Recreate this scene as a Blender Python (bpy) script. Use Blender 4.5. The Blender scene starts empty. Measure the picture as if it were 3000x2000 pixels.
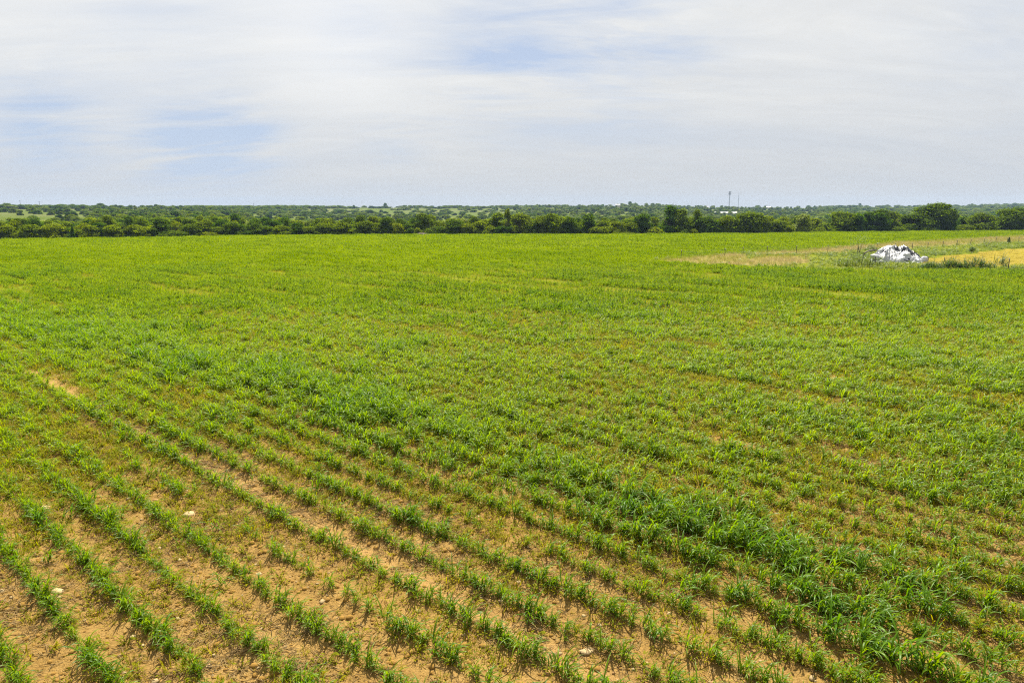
import bpy, math, random
import numpy as np

random.seed(7)
rng = np.random.default_rng(11)
R = math.radians
scene = bpy.context.scene
COL = scene.collection

# ---------------------------------------------------------------- camera geometry (photo pixels, 3000 x 2000)
H, F = 7.5, 2000.0
P = math.atan(385 / F)
cP, sP = math.cos(P), math.sin(P)


def ray(px, py):
    u, v = (px - 1500) / F, (1000 - py) / F
    return np.array([u, cP + v * sP, -sP + v * cP])


def at(px, py, z=0.0):
    d = ray(px, py)
    t = (z - H) / d[2]
    return np.array([d[0] * t, d[1] * t, z])


def px_dir(px, dist):            # ground point under a photo column at a distance along +Y
    return (px - 1500) / F / cP * dist * 0.985, dist


# ---------------------------------------------------------------- small numeric helpers
def sstep(a, b, x):
    t = np.clip((x - a) / (b - a), 0, 1)
    return t * t * (3 - 2 * t)


def hash2(ix, iy, seed):
    n = (ix.astype(np.int64) * 374761393 + iy.astype(np.int64) * 668265263 + seed * 982451653) & 0xFFFFFFFF
    n = ((n ^ (n >> 13)) * 1274126177) & 0xFFFFFFFF
    n = (n ^ (n >> 16)) & 0xFFFFFFFF
    return n / 4294967295.0


def vnoise(x, y, seed=0):
    x = np.asarray(x, float); y = np.asarray(y, float)
    ix, iy = np.floor(x), np.floor(y)
    fx, fy = x - ix, y - iy
    fx = fx * fx * (3 - 2 * fx); fy = fy * fy * (3 - 2 * fy)
    a, b = hash2(ix, iy, seed), hash2(ix + 1, iy, seed)
    c, d = hash2(ix, iy + 1, seed), hash2(ix + 1, iy + 1, seed)
    return (a * (1 - fx) + b * fx) * (1 - fy) + (c * (1 - fx) + d * fx) * fy


def fbm(x, y, seed=0, oct=3):
    s, a, t = 0, 1.0, 0
    for i in range(oct):
        s = s + a * vnoise(x * 2 ** i, y * 2 ** i, seed + i * 17); t += a; a *= .5
    return s / t


def inpoly(x, y, poly):
    c = np.zeros(np.shape(x), bool)
    n = len(poly)
    for i in range(n):
        x1, y1 = poly[i]; x2, y2 = poly[(i + 1) % n]
        if y1 == y2:
            continue
        m = ((y1 > y) != (y2 > y)) & (x < (x2 - x1) * (y - y1) / (y2 - y1) + x1)
        c ^= m
    return c


def gpoly(pts):
    return [tuple(at(a, b)[:2]) for a, b in pts]


# ---------------------------------------------------------------- layout of the land
PHI = R(48.5)                       # heading of the crop rows, left of the camera's
cF, sF = math.cos(PHI), math.sin(PHI)


def vrow(x, y):
    return x * cF + y * sF


def urow(x, y):
    return -x * sF + y * cF


EDGE = [(-700, 711), (-300, 706), (0, 702), (370, 697), (740, 690.5), (1100, 688), (1500, 687), (1900, 686), (2200, 684),
        (2400, 680.5), (2700, 677.5), (3000, 675), (3300, 673), (3700, 671)]
EP = np.array([at(a, b)[:2] for a, b in EDGE])
E_ANG = np.arctan2(EP[:, 0], EP[:, 1]); E_DST = np.hypot(EP[:, 0], EP[:, 1])


def edge_dist(x, y):
    return np.interp(np.arctan2(x, y), E_ANG, E_DST)


RIDGE = [(-600, 850, 10), (0, 950, 9.0), (700, 1100, 9.6), (1000, 1300, 11.5), (1500, 1400, 12.2), (1740, 1350, 13.2), (1870, 1350, 15.3), (2010, 1500, 11.5),
         (2300, 1700, 11.5), (2600, 2100, 15), (3000, 2400, 20), (3600, 2500, 20)]
R_ANG = np.array([math.atan2(*px_dir(a, 1.0)) for a, _, _ in RIDGE])
R_D = np.array([b for _, b, _ in RIDGE]); R_Z = np.array([c for _, _, c in RIDGE])


def height(x, y):
    x = np.asarray(x, float); y = np.asarray(y, float)
    d = np.hypot(x, y); ang = np.arctan2(x, y)
    D = np.interp(ang, R_ANG, R_D); Z = np.interp(ang, R_ANG, R_Z)
    e = edge_dist(x, y)
    lf = sstep(-.30, -.42, ang)
    deep = 5.0 - 3.0 * lf
    dip = -deep * sstep(e + 4, e + 120, d)
    t = np.clip((d - (e + 130)) / (D - e - 130), 0, 1)
    und = (fbm(x / 160, y / 160, 5) - .5) * 2.2 * sstep(0.05, .4, t) * (1 - .7 * sstep(.7, 1, t))
    z = dip + (Z + deep) * t ** (1.65 - .6 * lf) + und - np.clip(d - D, 0, None) * .006
    # shallow planting furrows and clods near the camera
    v = vrow(x, y) / ROW - V0
    near = (1 - sstep(30, 60, d))
    z = z + near * (.035 * np.cos(2 * np.pi * v) + (fbm(x * 1.7, y * 1.7, 31) - .5) * .09)
    return z


RPX = [(50, 2000), (298, 1974), (555, 1962), (823, 1966)]   # crop rows crossing the bottom of the picture
VS = [vrow(*at(a, b)[:2]) for a, b in RPX]
ROW = (VS[-1] - VS[0]) / 3
V0 = (np.mean([v / ROW - i for i, v in enumerate(VS)]))
0 and print('row spacing', ROW, [round(v / ROW - V0, 2) for v in VS])
V_TRACK = np.mean([vrow(*at(a, b)[:2]) for a, b in [(320, 1210), (560, 1355), (816, 1493), (1020, 1610)]])
C_TALL = at(1890, 1500)[:2]
V_BAND = vrow(*C_TALL)
0 and print('track row', V_TRACK / ROW - V0, 'band row', V_BAND / ROW - V0, 'tall', C_TALL)

ZONE = gpoly([(1900, 764), (2050, 776), (2200, 783), (2280, 786), (2400, 793), (2560, 795), (2700, 793), (2860, 795), (3000, 795), (3500, 796),
              (3500, 672), (3000, 690), (2800, 701), (2660, 708), (2570, 714), (2500, 722), (2350, 733), (2200, 740), (2050, 752)])
GOLD = gpoly([(2690, 768), (2705, 757), (2780, 749), (2880, 738), (3000, 727), (3500, 690), (3500, 778), (3000, 774), (2900, 779), (2760, 779)])
DRY = [gpoly([(1900, 764), (2050, 752), (2150, 744), (2200, 748), (2130, 770), (2060, 775)]),
       gpoly([(2130, 772), (2180, 758), (2350, 748), (2345, 776), (2270, 781)]),
       gpoly([(2180, 742), (2350, 734), (2500, 722), (2570, 715), (2560, 730), (2450, 738), (2350, 744), (2250, 748)]),
       gpoly([(2560, 730), (2590, 713), (2660, 708), (2800, 701), (2900, 697), (3000, 692), (3500, 676), (3500, 690), (3000, 709), (2850, 714), (2740, 722), (2620, 728)])]


def warp(x, y, a=2.2):
    return x + (fbm(x / 3, y / 4, 301) - .5) * 2 * a, y + (fbm(x / 4, y / 3, 302) - .5) * 2.6 * a


def in_gold(x, y):
    return inpoly(*warp(x, y, 1.5), GOLD)


def in_dry(x, y):
    x, y = warp(x, y, 2.6)
    m = np.zeros(np.shape(x), bool)
    for q in DRY:
        m |= inpoly(x, y, q)
    return m


# ---------------------------------------------------------------- object helpers
def tag(o, label=None, cat=None, group=None, kind=None):
    if label: o['label'] = label
    if cat: o['category'] = cat
    if group: o['group'] = group
    if kind: o['kind'] = kind
    return o


def empty(name, loc, rz=0.0):
    o = bpy.data.objects.new(name, None); COL.objects.link(o)
    o.location = loc; o.rotation_euler = (0, 0, rz); o.empty_display_size = .3
    return o


def mesh_from(name, V, Fc, mats=(), smooth=True):
    me = bpy.data.meshes.new(name)
    me.from_pydata([tuple(map(float, v)) for v in V], [], [tuple(map(int, f)) for f in Fc])
    for m in mats: me.materials.append(m)
    if smooth: me.polygons.foreach_set('use_smooth', np.ones(len(me.polygons), bool))
    me.update()
    return me


def obj(name, me, parent=None, link=True):
    o = bpy.data.objects.new(name, me)
    if link: COL.objects.link(o)
    if parent is not None: o.parent = parent
    return o


class MB:
    def __init__(s): s.V = []; s.F = []

    def add(s, V, Fc):
        n = len(s.V); s.V.extend([tuple(v) for v in V]); s.F.extend([tuple(i + n for i in f) for f in Fc])

    def box(s, c, size, rz=0.0):
        cx, cy, cz = c; a, b, h = [q / 2 for q in size]; cs, sn = math.cos(rz), math.sin(rz)
        V = [(cx + x * cs - y * sn, cy + x * sn + y * cs, cz + z) for x, y, z in
             [(-a, -b, -h), (a, -b, -h), (a, b, -h), (-a, b, -h), (-a, -b, h), (a, -b, h), (a, b, h), (-a, b, h)]]
        s.add(V, [(0, 3, 2, 1), (4, 5, 6, 7), (0, 1, 5, 4), (1, 2, 6, 5), (2, 3, 7, 6), (3, 0, 4, 7)])

    def tube(s, pts, rad, n=6):
        pts = [np.array(p, float) for p in pts]; rings = []
        rad = [rad] * len(pts) if np.isscalar(rad) else rad
        for i, p in enumerate(pts):
            t = pts[min(i + 1, len(pts) - 1)] - pts[max(i - 1, 0)]; t = t / (np.linalg.norm(t) + 1e-9)
            a = np.cross(t, (0, 0, 1)) if abs(t[2]) < .95 else np.cross(t, (1, 0, 0)); a /= np.linalg.norm(a); b = np.cross(t, a)
            rings.append([p + rad[i] * (math.cos(k * 2 * math.pi / n) * a + math.sin(k * 2 * math.pi / n) * b) for k in range(n)])
        V = [q for r in rings for q in r]; Fc = []
        for i in range(len(pts) - 1):
            for k in range(n):
                Fc.append((i * n + k, i * n + (k + 1) % n, (i + 1) * n + (k + 1) % n, (i + 1) * n + k))
        Fc.append(tuple(range(n - 1, -1, -1))); Fc.append(tuple((len(pts) - 1) * n + k for k in range(n)))
        s.add(V, Fc)

    def mesh(s, name, m=None, smooth=False): return mesh_from(name, s.V, s.F, [m] if m else [], smooth)

    def build(s, name, m, parent=None, smooth=False): return obj(name, s.mesh(name, m, smooth), parent)


# ---------------------------------------------------------------- materials
def nt(m):
    m.use_nodes = True; t = m.node_tree; t.nodes.clear(); return t


def N(t, ty, **kw):
    n = t.nodes.new(ty)
    for k, v in kw.items():
        if k.startswith('i_'): n.inputs[k[2:].replace('_', ' ')].default_value = v
        else: setattr(n, k, v)
    return n


def mix(t, fac, a, b, blend='MIX'):
    n = N(t, 'ShaderNodeMix', data_type='RGBA', blend_type=blend)
    for s, v in ((0, fac), (6, a), (7, b)):
        if hasattr(v, 'is_linked'): t.links.new(v, n.inputs[s])
        elif isinstance(v, (int, float)): n.inputs[s].default_value = v
        else: n.inputs[s].default_value = (*v, 1)
    return n.outputs[2]


def ramp(t, v, a, b, lo=0.0, hi=1.0):
    n = N(t, 'ShaderNodeMapRange'); n.clamp = True
    t.links.new(v, n.inputs[0]); n.inputs[1].default_value = a; n.inputs[2].default_value = b
    n.inputs[3].default_value = lo; n.inputs[4].default_value = hi
    return n.outputs[0]


def math_(t, op, a, b=0.0):
    n = N(t, 'ShaderNodeMath', operation=op)
    for i, v in enumerate((a, b)):
        if hasattr(v, 'is_linked'): t.links.new(v, n.inputs[i])
        else: n.inputs[i].default_value = v
    return n.outputs[0]


def noise(t, vec, scale, detail=3.0, rough=.55, dist=0.0):
    n = N(t, 'ShaderNodeTexNoise'); n.inputs['Scale'].default_value = scale; n.inputs['Detail'].default_value = detail
    n.inputs['Roughness'].default_value = rough; n.inputs['Distortion'].default_value = dist
    if vec is not None: t.links.new(vec, n.inputs['Vector'])
    return n.outputs[0]


def leaf_mat(name, ca, cb, ta, tb, trans=.38, rough=.45, spec=.35, dry=None, var=.35, sheen=0.0):
    """two leaf colours mixed by the plant's own tint and by chance; ta/tb the light coming through the blade"""
    m = bpy.data.materials.new(name); t = nt(m)
    oi = N(t, 'ShaderNodeObjectInfo')
    at_ = N(t, 'ShaderNodeAttribute', attribute_type='INSTANCER', attribute_name='tint')
    geo = N(t, 'ShaderNodeNewGeometry')
    pat = noise(t, geo.outputs['Position'], .9, 2)
    f = math_(t, 'ADD', at_.outputs['Fac'], math_(t, 'MULTIPLY', math_(t, 'SUBTRACT', oi.outputs['Random'], .5), var))
    f = math_(t, 'ADD', f, math_(t, 'MULTIPLY', math_(t, 'SUBTRACT', pat, .5), .5))
    f = ramp(t, f, 0, 1)
    c = mix(t, f, ca, cb); tc = mix(t, f, ta, tb)
    ri = geo.outputs['Random Per Island']
    if dry:
        dk = math_(t, 'GREATER_THAN', ri, 1 - dry[1]); c = mix(t, dk, c, dry[0]); tc = mix(t, dk, tc, dry[0])
    br = ramp(t, math_(t, 'FRACT', math_(t, 'MULTIPLY', ri, 7.31)), 0, 1, .72, 1.28)
    hs = N(t, 'ShaderNodeHueSaturation'); t.links.new(c, hs.inputs['Color']); t.links.new(br, hs.inputs['Value'])
    b = N(t, 'ShaderNodeBsdfPrincipled'); t.links.new(hs.outputs[0], b.inputs['Base Color'])
    b.inputs['Roughness'].default_value = rough; b.inputs['Specular IOR Level'].default_value = spec
    tr = N(t, 'ShaderNodeBsdfTranslucent'); t.links.new(tc, tr.inputs['Color'])
    mx = N(t, 'ShaderNodeMixShader'); mx.inputs[0].default_value = trans
    t.links.new(b.outputs[0], mx.inputs[1]); t.links.new(tr.outputs[0], mx.inputs[2])
    o = N(t, 'ShaderNodeOutputMaterial'); t.links.new(mx.outputs[0], o.inputs[0])
    return m


def plain(name, col, rough=.7, spec=.3, vary=.25, scale=6.0, bump=0.0, metal=0.0):
    m = bpy.data.materials.new(name); t = nt(m)
    tc = N(t, 'ShaderNodeTexCoord')
    n1 = noise(t, tc.outputs['Object'], scale, 4, .6)
    c = mix(t, ramp(t, n1, .3, .7), [q * (1 - vary) for q in col], [min(1, q * (1 + vary)) for q in col])
    b = N(t, 'ShaderNodeBsdfPrincipled'); t.links.new(c, b.inputs['Base Color'])
    b.inputs['Roughness'].default_value = rough; b.inputs['Specular IOR Level'].default_value = spec; b.inputs['Metallic'].default_value = metal
    if bump:
        bp = N(t, 'ShaderNodeBump'); bp.inputs['Strength'].default_value = bump; bp.inputs['Distance'].default_value = .05
        t.links.new(n1, bp.inputs['Height']); t.links.new(bp.outputs[0], b.inputs['Normal'])
    o = N(t, 'ShaderNodeOutputMaterial'); t.links.new(b.outputs[0], o.inputs[0])
    return m


M_CROP = leaf_mat('sorghum_leaf', (.112, .182, .001), (.042, .112, .003), (.34, .46, .0005), (.13, .285, .0005), trans=.42, rough=.38, spec=.17, var=.6,
                  dry=((.30, .21, .075), .02))
M_CROPF = leaf_mat('sorghum_leaf_distant_rows', (.114, .164, .0002), (.039, .088, .001), (.28, .37, .0002), (.10, .195, .0002), trans=.42, rough=.8, spec=.01,
                   dry=((.30, .21, .045), .02))
M_CROPM = leaf_mat('sorghum_leaf_middle_rows', (.115, .172, .0005), (.042, .102, .002), (.33, .43, .0002), (.115, .24, .0005), trans=.42, rough=.55, spec=.04, var=.6,
                   dry=((.30, .21, .05), .02))
M_WEED = leaf_mat('weed_leaf', (.205, .195, .001), (.085, .135, .002), (.46, .40, .0005), (.24, .30, .001), trans=.40, rough=.6, spec=.06, dry=((.27, .18, .05), .08))
M_STRAW = leaf_mat('straw', (.29, .20, .08), (.20, .13, .05), (.25, .17, .06), (.17, .10, .04), trans=.15, rough=.7, spec=.2)
M_STUB = leaf_mat('stubble_stalk', (.24, .19, .022), (.22, .155, .03), (.22, .17, .015), (.2, .13, .02), trans=.2, rough=.7, spec=.15)
M_DRY = leaf_mat('dry_grass_blade', (.33, .265, .12), (.20, .215, .022), (.33, .27, .10), (.27, .29, .015), trans=.35, rough=.7, spec=.2)
M_RANK = leaf_mat('rank_weed_leaf', (.135, .180, .004), (.038, .085, .008), (.28, .34, .002), (.09, .18, .004), trans=.36, rough=.5, spec=.25)
M_TREE = leaf_mat('tree_leaf', (.150, .185, .001), (.036, .076, .002), (.34, .41, .0005), (.09, .185, .0005), trans=.42, rough=.8, spec=.02, var=.5)
M_PALE = leaf_mat('willow_leaf', (.17, .215, .010), (.11, .165, .012), (.23, .30, .004), (.15, .24, .004), trans=.34, rough=.6, spec=.12, var=.5)
M_BARK = plain('bark', (.10, .075, .05), .9, .1, .4, 3.0, .5)
M_DEAD = plain('dead_wood', (.33, .28, .24), .9, .1, .3, 3.0)
M_STONE = plain('limestone', (.38, .285, .15), .95, .1, .25, 9.0, .6)
M_BROWN = plain('brown_stone', (.30, .175, .07), .9, .15, .25, 9.0, .5)
M_CLOD = plain('clod', (.25, .145, .036), .95, .05, .3, 12.0, .4)
M_STEEL = plain('post_steel', (.055, .04, .035), .6, .3, .4, 20)
M_POSTTIP = plain('post_tip_paint', (.62, .60, .55), .6, .3, .15, 20)
M_WIRE = plain('fence_wire', (.22, .20, .19), .5, .4, .2, 20, metal=.6)
M_BLACK = plain('black_plastic', (.018, .019, .026), .35, .5, .5, 4.0, .3)
M_PIPE = plain('weathered_pipe', (.10, .085, .07), .6, .3, .35, 3.0)
M_WALL = plain('white_siding', (.62, .60, .57), .7, .2, .1, .6)
M_ROOFW = plain('white_metal_roof', (.72, .74, .78), .45, .4, .08, .5)
M_ROOFG = plain('grey_roof', (.20, .20, .22), .7, .2, .2, .5)
M_GLASSD = plain('dark_window', (.04, .05, .06), .2, .5, .2, 1.0)
M_TOWER = plain('galvanised_steel', (.20, .21, .23), .5, .4, .15, .3, metal=.3)
M_ANT = plain('antenna_panel', (.10, .10, .12), .5, .4, .2, .5)


def plastic_white():
    m = bpy.data.materials.new('white_plastic_sheet'); t = nt(m)
    tc = N(t, 'ShaderNodeTexCoord')
    n1 = noise(t, tc.outputs['Object'], 1.6, 5, .6, .5); n2 = noise(t, tc.outputs['Object'], 7, 4, .6, 1.2)
    c = mix(t, ramp(t, n1, .5, .75), (.47, .48, .51), (.35, .345, .34))
    b = N(t, 'ShaderNodeBsdfPrincipled'); t.links.new(c, b.inputs['Base Color'])
    b.inputs['Roughness'].default_value = .38; b.inputs['Specular IOR Level'].default_value = .45
    bp = N(t, 'ShaderNodeBump'); bp.inputs['Strength'].default_value = .5; bp.inputs['Distance'].default_value = .2
    t.links.new(n2, bp.inputs['Height']); t.links.new(bp.outputs[0], b.inputs['Normal'])
    o = N(t, 'ShaderNodeOutputMaterial'); t.links.new(b.outputs[0], o.inputs[0])
    return m


M_SHEET = plastic_white()


def ground_mat():
    m = bpy.data.materials.new('ground_soil_and_cover'); t = nt(m)
    geo = N(t, 'ShaderNodeNewGeometry'); p = geo.outputs['Position']
    A = lambda nm: N(t, 'ShaderNodeAttribute', attribute_type='GEOMETRY', attribute_name=nm).outputs['Fac']
    n_big = noise(t, p, .35, 3); n_mid = noise(t, p, 2.2, 5, .62); n_fine = noise(t, p, 14, 4, .65); n_grit = noise(t, p, 46, 3, .7)
    soil = mix(t, ramp(t, n_mid, .3, .7), (0.224, 0.134, 0.037), (0.316, 0.194, 0.059))
    soil = mix(t, ramp(t, n_big, .45, .7, 0, .6), soil, (0.369, 0.237, 0.081))
    soil = mix(t, ramp(t, n_fine, .50, .70, 0, .75), soil, (0.123, 0.067, 0.018))
    soil = mix(t, ramp(t, n_grit, .56, .72, 0, .65), soil, (0.439, 0.311, 0.133))
    vo = N(t, 'ShaderNodeTexVoronoi', feature='DISTANCE_TO_EDGE'); vo.inputs['Scale'].default_value = 3.6
    wp = N(t, 'ShaderNodeVectorMath', operation='ADD'); nz = N(t, 'ShaderNodeTexNoise'); nz.inputs['Scale'].default_value = 6; nz.inputs['Detail'].default_value = 3
    t.links.new(p, nz.inputs['Vector'])
    sc = N(t, 'ShaderNodeVectorMath', operation='SCALE'); sc.inputs['Scale'].default_value = .12; t.links.new(nz.outputs['Color'], sc.inputs[0])
    t.links.new(p, wp.inputs[0]); t.links.new(sc.outputs[0], wp.inputs[1]); t.links.new(wp.outputs[0], vo.inputs['Vector'])
    crack = math_(t, 'MULTIPLY', ramp(t, vo.outputs['Distance'], .008, .026, 1, 0), ramp(t, noise(t, p, .55, 2), .60, .66))
    soil = mix(t, crack, soil, (0.044, 0.022, 0.010))
    soil = mix(t, A('lane'), soil, mix(t, ramp(t, n_fine, .35, .65), (0.316, 0.190, 0.062), (0.404, 0.250, 0.096)))
    cov_n = ramp(t, math_(t, 'ADD', math_(t, 'ADD', A('cover'), math_(t, 'MULTIPLY', math_(t, 'SUBTRACT', n_mid, .5), 1.1)), math_(t, 'MULTIPLY', math_(t, 'SUBTRACT', n_fine, .5), .9)), .42, .75)
    green = mix(t, ramp(t, n_fine, .3, .7), (0.080, 0.112, 0.002), (0.160, 0.184, 0.004))
    c = mix(t, cov_n, soil, green)
    mead = mix(t, ramp(t, noise(t, p, .012, 4), .44, .60), (.066, .092, .007), (.100, .108, .035))
    mead = mix(t, ramp(t, noise(t, p, .12, 4), .5, .7, 0, .55), mead, (0.060, 0.096, 0.014))
    c = mix(t, A('meadow'), c, mead)
    dryc = mix(t, ramp(t, n_mid, .35, .65), (0.272, 0.188, 0.080), (0.176, 0.176, 0.032))
    c = mix(t, A('dry'), c, dryc)
    gv = N(t, 'ShaderNodeMapping'); gv.inputs['Scale'].default_value = (.25, 1.6, 1); t.links.new(p, gv.inputs['Vector'])
    gold = mix(t, ramp(t, noise(t, gv.outputs[0], .8, 4, .6), .38, .62), (.205, .172, .008), (.25, .19, .034))
    c = mix(t, A('gold'), c, gold)
    b = N(t, 'ShaderNodeBsdfPrincipled'); t.links.new(c, b.inputs['Base Color']); b.inputs['Roughness'].default_value = .95
    b.inputs['Specular IOR Level'].default_value = .05
    hgt = math_(t, 'ADD', math_(t, 'MULTIPLY', n_fine, .5), math_(t, 'MULTIPLY', n_grit, .22))
    hgt = math_(t, 'ADD', hgt, math_(t, 'MULTIPLY', n_mid, .6)); hgt = math_(t, 'SUBTRACT', hgt, math_(t, 'MULTIPLY', crack, .5))
    bp = N(t, 'ShaderNodeBump'); bp.inputs['Strength'].default_value = 1.0; bp.inputs['Distance'].default_value = .16
    t.links.new(hgt, bp.inputs['Height']); t.links.new(bp.outputs[0], b.inputs['Normal'])
    o = N(t, 'ShaderNodeOutputMaterial'); t.links.new(b.outputs[0], o.inputs[0])
    return m


# ---------------------------------------------------------------- vigour of the crop and of the weeds
def zone_weedy(x, y):
    """0 in the clean rows at the near left, 1 where weeds close the ground"""
    v = vrow(x, y); d = np.hypot(x, y)
    a = sstep(V_BAND - 4.5, V_BAND + 1.0, v + (fbm(x / 3, y / 3, 71) - .5) * 3)
    b = sstep(15, 34, d + (fbm(x / 5, y / 5, 72) - .5) * 10)
    near_right = 1 - .72 * (1 - sstep(11.5, 19, y))
    return np.clip(np.maximum(a * .85 * near_right, b * 1.0), 0, 1)


def streaks(x, y, seed=191):
    return fbm(urow(x, y) / 9.0, vrow(x, y) / 1.25, seed, 3)


def band(x, y):
    v = vrow(x, y); u = urow(x, y)
    wv = (v - V_BAND - .5 + .7 * np.sin(u * .22)) / (1.7 + .05 * np.clip(u - urow(*C_TALL), -4, 60))
    g = np.exp(-wv ** 2) * (.20 + .75 * sstep(.36, .62, fbm(u / 3.0, v / 1.3, 81)))
    g = g * sstep(-9, -1, u - urow(*C_TALL) + 5) * (1 - .35 * sstep(30, 60, u - urow(*C_TALL)))
    dmin = np.full(np.shape(x), 1e9)
    for (ax, ay), (bx, by) in zip(BAND_LINE[:-1], BAND_LINE[1:]):
        t_ = np.clip(((x - ax) * (bx - ax) + (y - ay) * (by - ay)) / ((bx - ax) ** 2 + (by - ay) ** 2), 0, 1)
        dmin = np.minimum(dmin, np.hypot(x - ax - t_ * (bx - ax), y - ay - t_ * (by - ay)))
    g = np.maximum(g, np.exp(-(dmin / (.65 + .07 * y)) ** 2) * (.35 + .75 * sstep(.34, .60, fbm(u / 2.2, v / 1.1, 83))))
    for bu, bv_, ru, rv, amp in TALLS:
        g = np.maximum(g, amp * np.exp(-((u - bu) / ru) ** 2 - ((v - bv_) / rv) ** 2))
    return np.clip(g, 0, 1.6)


BAND_LINE = [at(a, b)[:2] for a, b in [(-500, 830), (0, 935), (330, 1010), (700, 1105), (1100, 1210), (1420, 1345), (1890, 1515), (2060, 1640), (2300, 1790), (2600, 1950), (2750, 2060)]]
TALLS = []          # tall lush stands: photo position of the foot, length along the row and width across it in metres, strength
for px_, py_, ru, rv, amp in [(1890, 1510, 1.1, .55, 1.6), (1740, 1450, 1.3, .5, 1.1), (2060, 1640, 1.0, .6, 1.0), (1990, 1740, .9, .5, .9), (2240, 1790, .8, .5, .8), (2560, 1940, 1.0, .6, 1.2), (2720, 1800, .7, .4, .8),
                              (1780, 1790, .6, .4, .7), (1600, 1890, .5, .3, .7), (1520, 1390, 1.6, .6, .9), (1290, 1290, 2.0, .7, .9), (1080, 1190, 2.5, .8, .8), (620, 1090, 4, 1.2, .8), (330, 1010, 6, 1.6, .9), (60, 930, 8, 2.0, .9),
                              (2780, 1080, 4, 1.3, .8), (2350, 1230, 2.2, .7, .8), (2900, 1440, 1.2, .6, .7), (1870, 1330, 1.8, .6, .7), (620, 1710, .45, .3, .9), (1190, 1740, .4, .3, .8), (310, 1960, .5, .3, .8), (500, 1270, .8, .4, .6)]:
    q = at(px_, py_)[:2]; TALLS.append((urow(*q), vrow(*q), ru, rv, amp))


# ---------------------------------------------------------------- the ground, one sheet out past the horizon
angs = np.concatenate([np.linspace(-180, -46, 46)[:-1], np.linspace(-46, 46, 330), np.linspace(46, 180, 46)[1:-1]]) * math.pi / 180
rings = np.concatenate([[.5, 2, 4], np.arange(5.5, 45, .22), np.arange(45, 125, .6), np.arange(125, 300, 2.0), np.geomspace(300, 3300, 64)])
A_, R_ = np.meshgrid(angs, rings)
GX, GY = R_ * np.sin(A_), R_ * np.cos(A_)
GZ = height(GX, GY)
na, nr = len(angs), len(rings)
V = np.stack([GX.ravel(), GY.ravel(), GZ.ravel()], 1)
V = np.vstack([V, [[0, 0, float(height(0., 0.1))]]])
i, j = np.meshgrid(np.arange(nr - 1), np.arange(na), indexing='ij')
j2 = (j + 1) % na
quads = np.stack([(i * na + j), (i * na + j2), ((i + 1) * na + j2), ((i + 1) * na + j)], -1).reshape(-1, 4)
me = bpy.data.meshes.new('ground')
faces = [tuple(q[::-1]) for q in quads.tolist()] + [(k, (k + 1) % na, na * nr)[::-1] for k in range(na)]
me.from_pydata(V.tolist(), [], faces)
me.polygons.foreach_set('use_smooth', np.ones(len(me.polygons), bool))
gx, gy = V[:, 0], V[:, 1]
gd = np.hypot(gx, gy)
cover = .15 + .62 * zone_weedy(gx, gy) * sstep(12, 40, gd) + .12 * zone_weedy(gx, gy) + .22 * sstep(40, 80, gd)
cover += 1.2 * (streaks(gx, gy) - .53) * (1 - sstep(70, 110, gd))
cover -= .5 * np.exp(-((vrow(gx, gy) - V_TRACK - .12) / .30) ** 2) * (1 - sstep(42, 60, gd))
att = {'cover': np.clip(cover, 0, 1), 'dry': in_dry(gx, gy).astype(float), 'gold': in_gold(gx, gy).astype(float),
       'lane': .85 * np.exp(-((vrow(gx, gy) - V_TRACK - .12) / .24) ** 2) * (1 - sstep(42, 60, gd)),
       'meadow': sstep(2, 12, gd - edge_dist(gx, gy))}
z_in = inpoly(gx, gy, ZONE)
att['cover'] = np.where(z_in, .8, att['cover'])
for k, a in att.items():
    me.attributes.new(k, 'FLOAT', 'POINT').data.foreach_set('value', a.astype(np.float32))
me.materials.append(ground_mat()); me.update()
tag(obj('ground', me), kind='structure')


# ---------------------------------------------------------------- plant prototypes
def leaf_strip(mb, base, az, e0, L, W, droop, nseg=6, fold=.25, twist=0.0):
    p = np.array(base, float); ds = L / nseg; V = []; Fc = []
    side = np.array([-math.sin(az), math.cos(az), 0.0])
    for s in range(nseg + 1):
        t = s / nseg
        e = e0 - droop * t ** 1.25
        d = np.array([math.cos(az) * math.cos(e), math.sin(az) * math.cos(e), math.sin(e)])
        nrm = np.cross(d, side)
        w = W * (.55 + 1.3 * t * (1 - t)) * (1 - t ** 3.2) * .95 + .0006
        tw = twist * t
        sd = side * math.cos(tw) + nrm * math.sin(tw)
        up = -np.cross(sd, d)
        V += [p + sd * w / 2 + up * fold * w * .5, p.copy(), p - sd * w / 2 + up * fold * w * .5]
        if s:
            a = (s - 1) * 3; b = s * 3
            Fc += [(a, a + 1, b + 1, b), (a + 1, a + 2, b + 2, b + 1)]
        p = p + d * ds
    mb.add(V, Fc)


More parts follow.
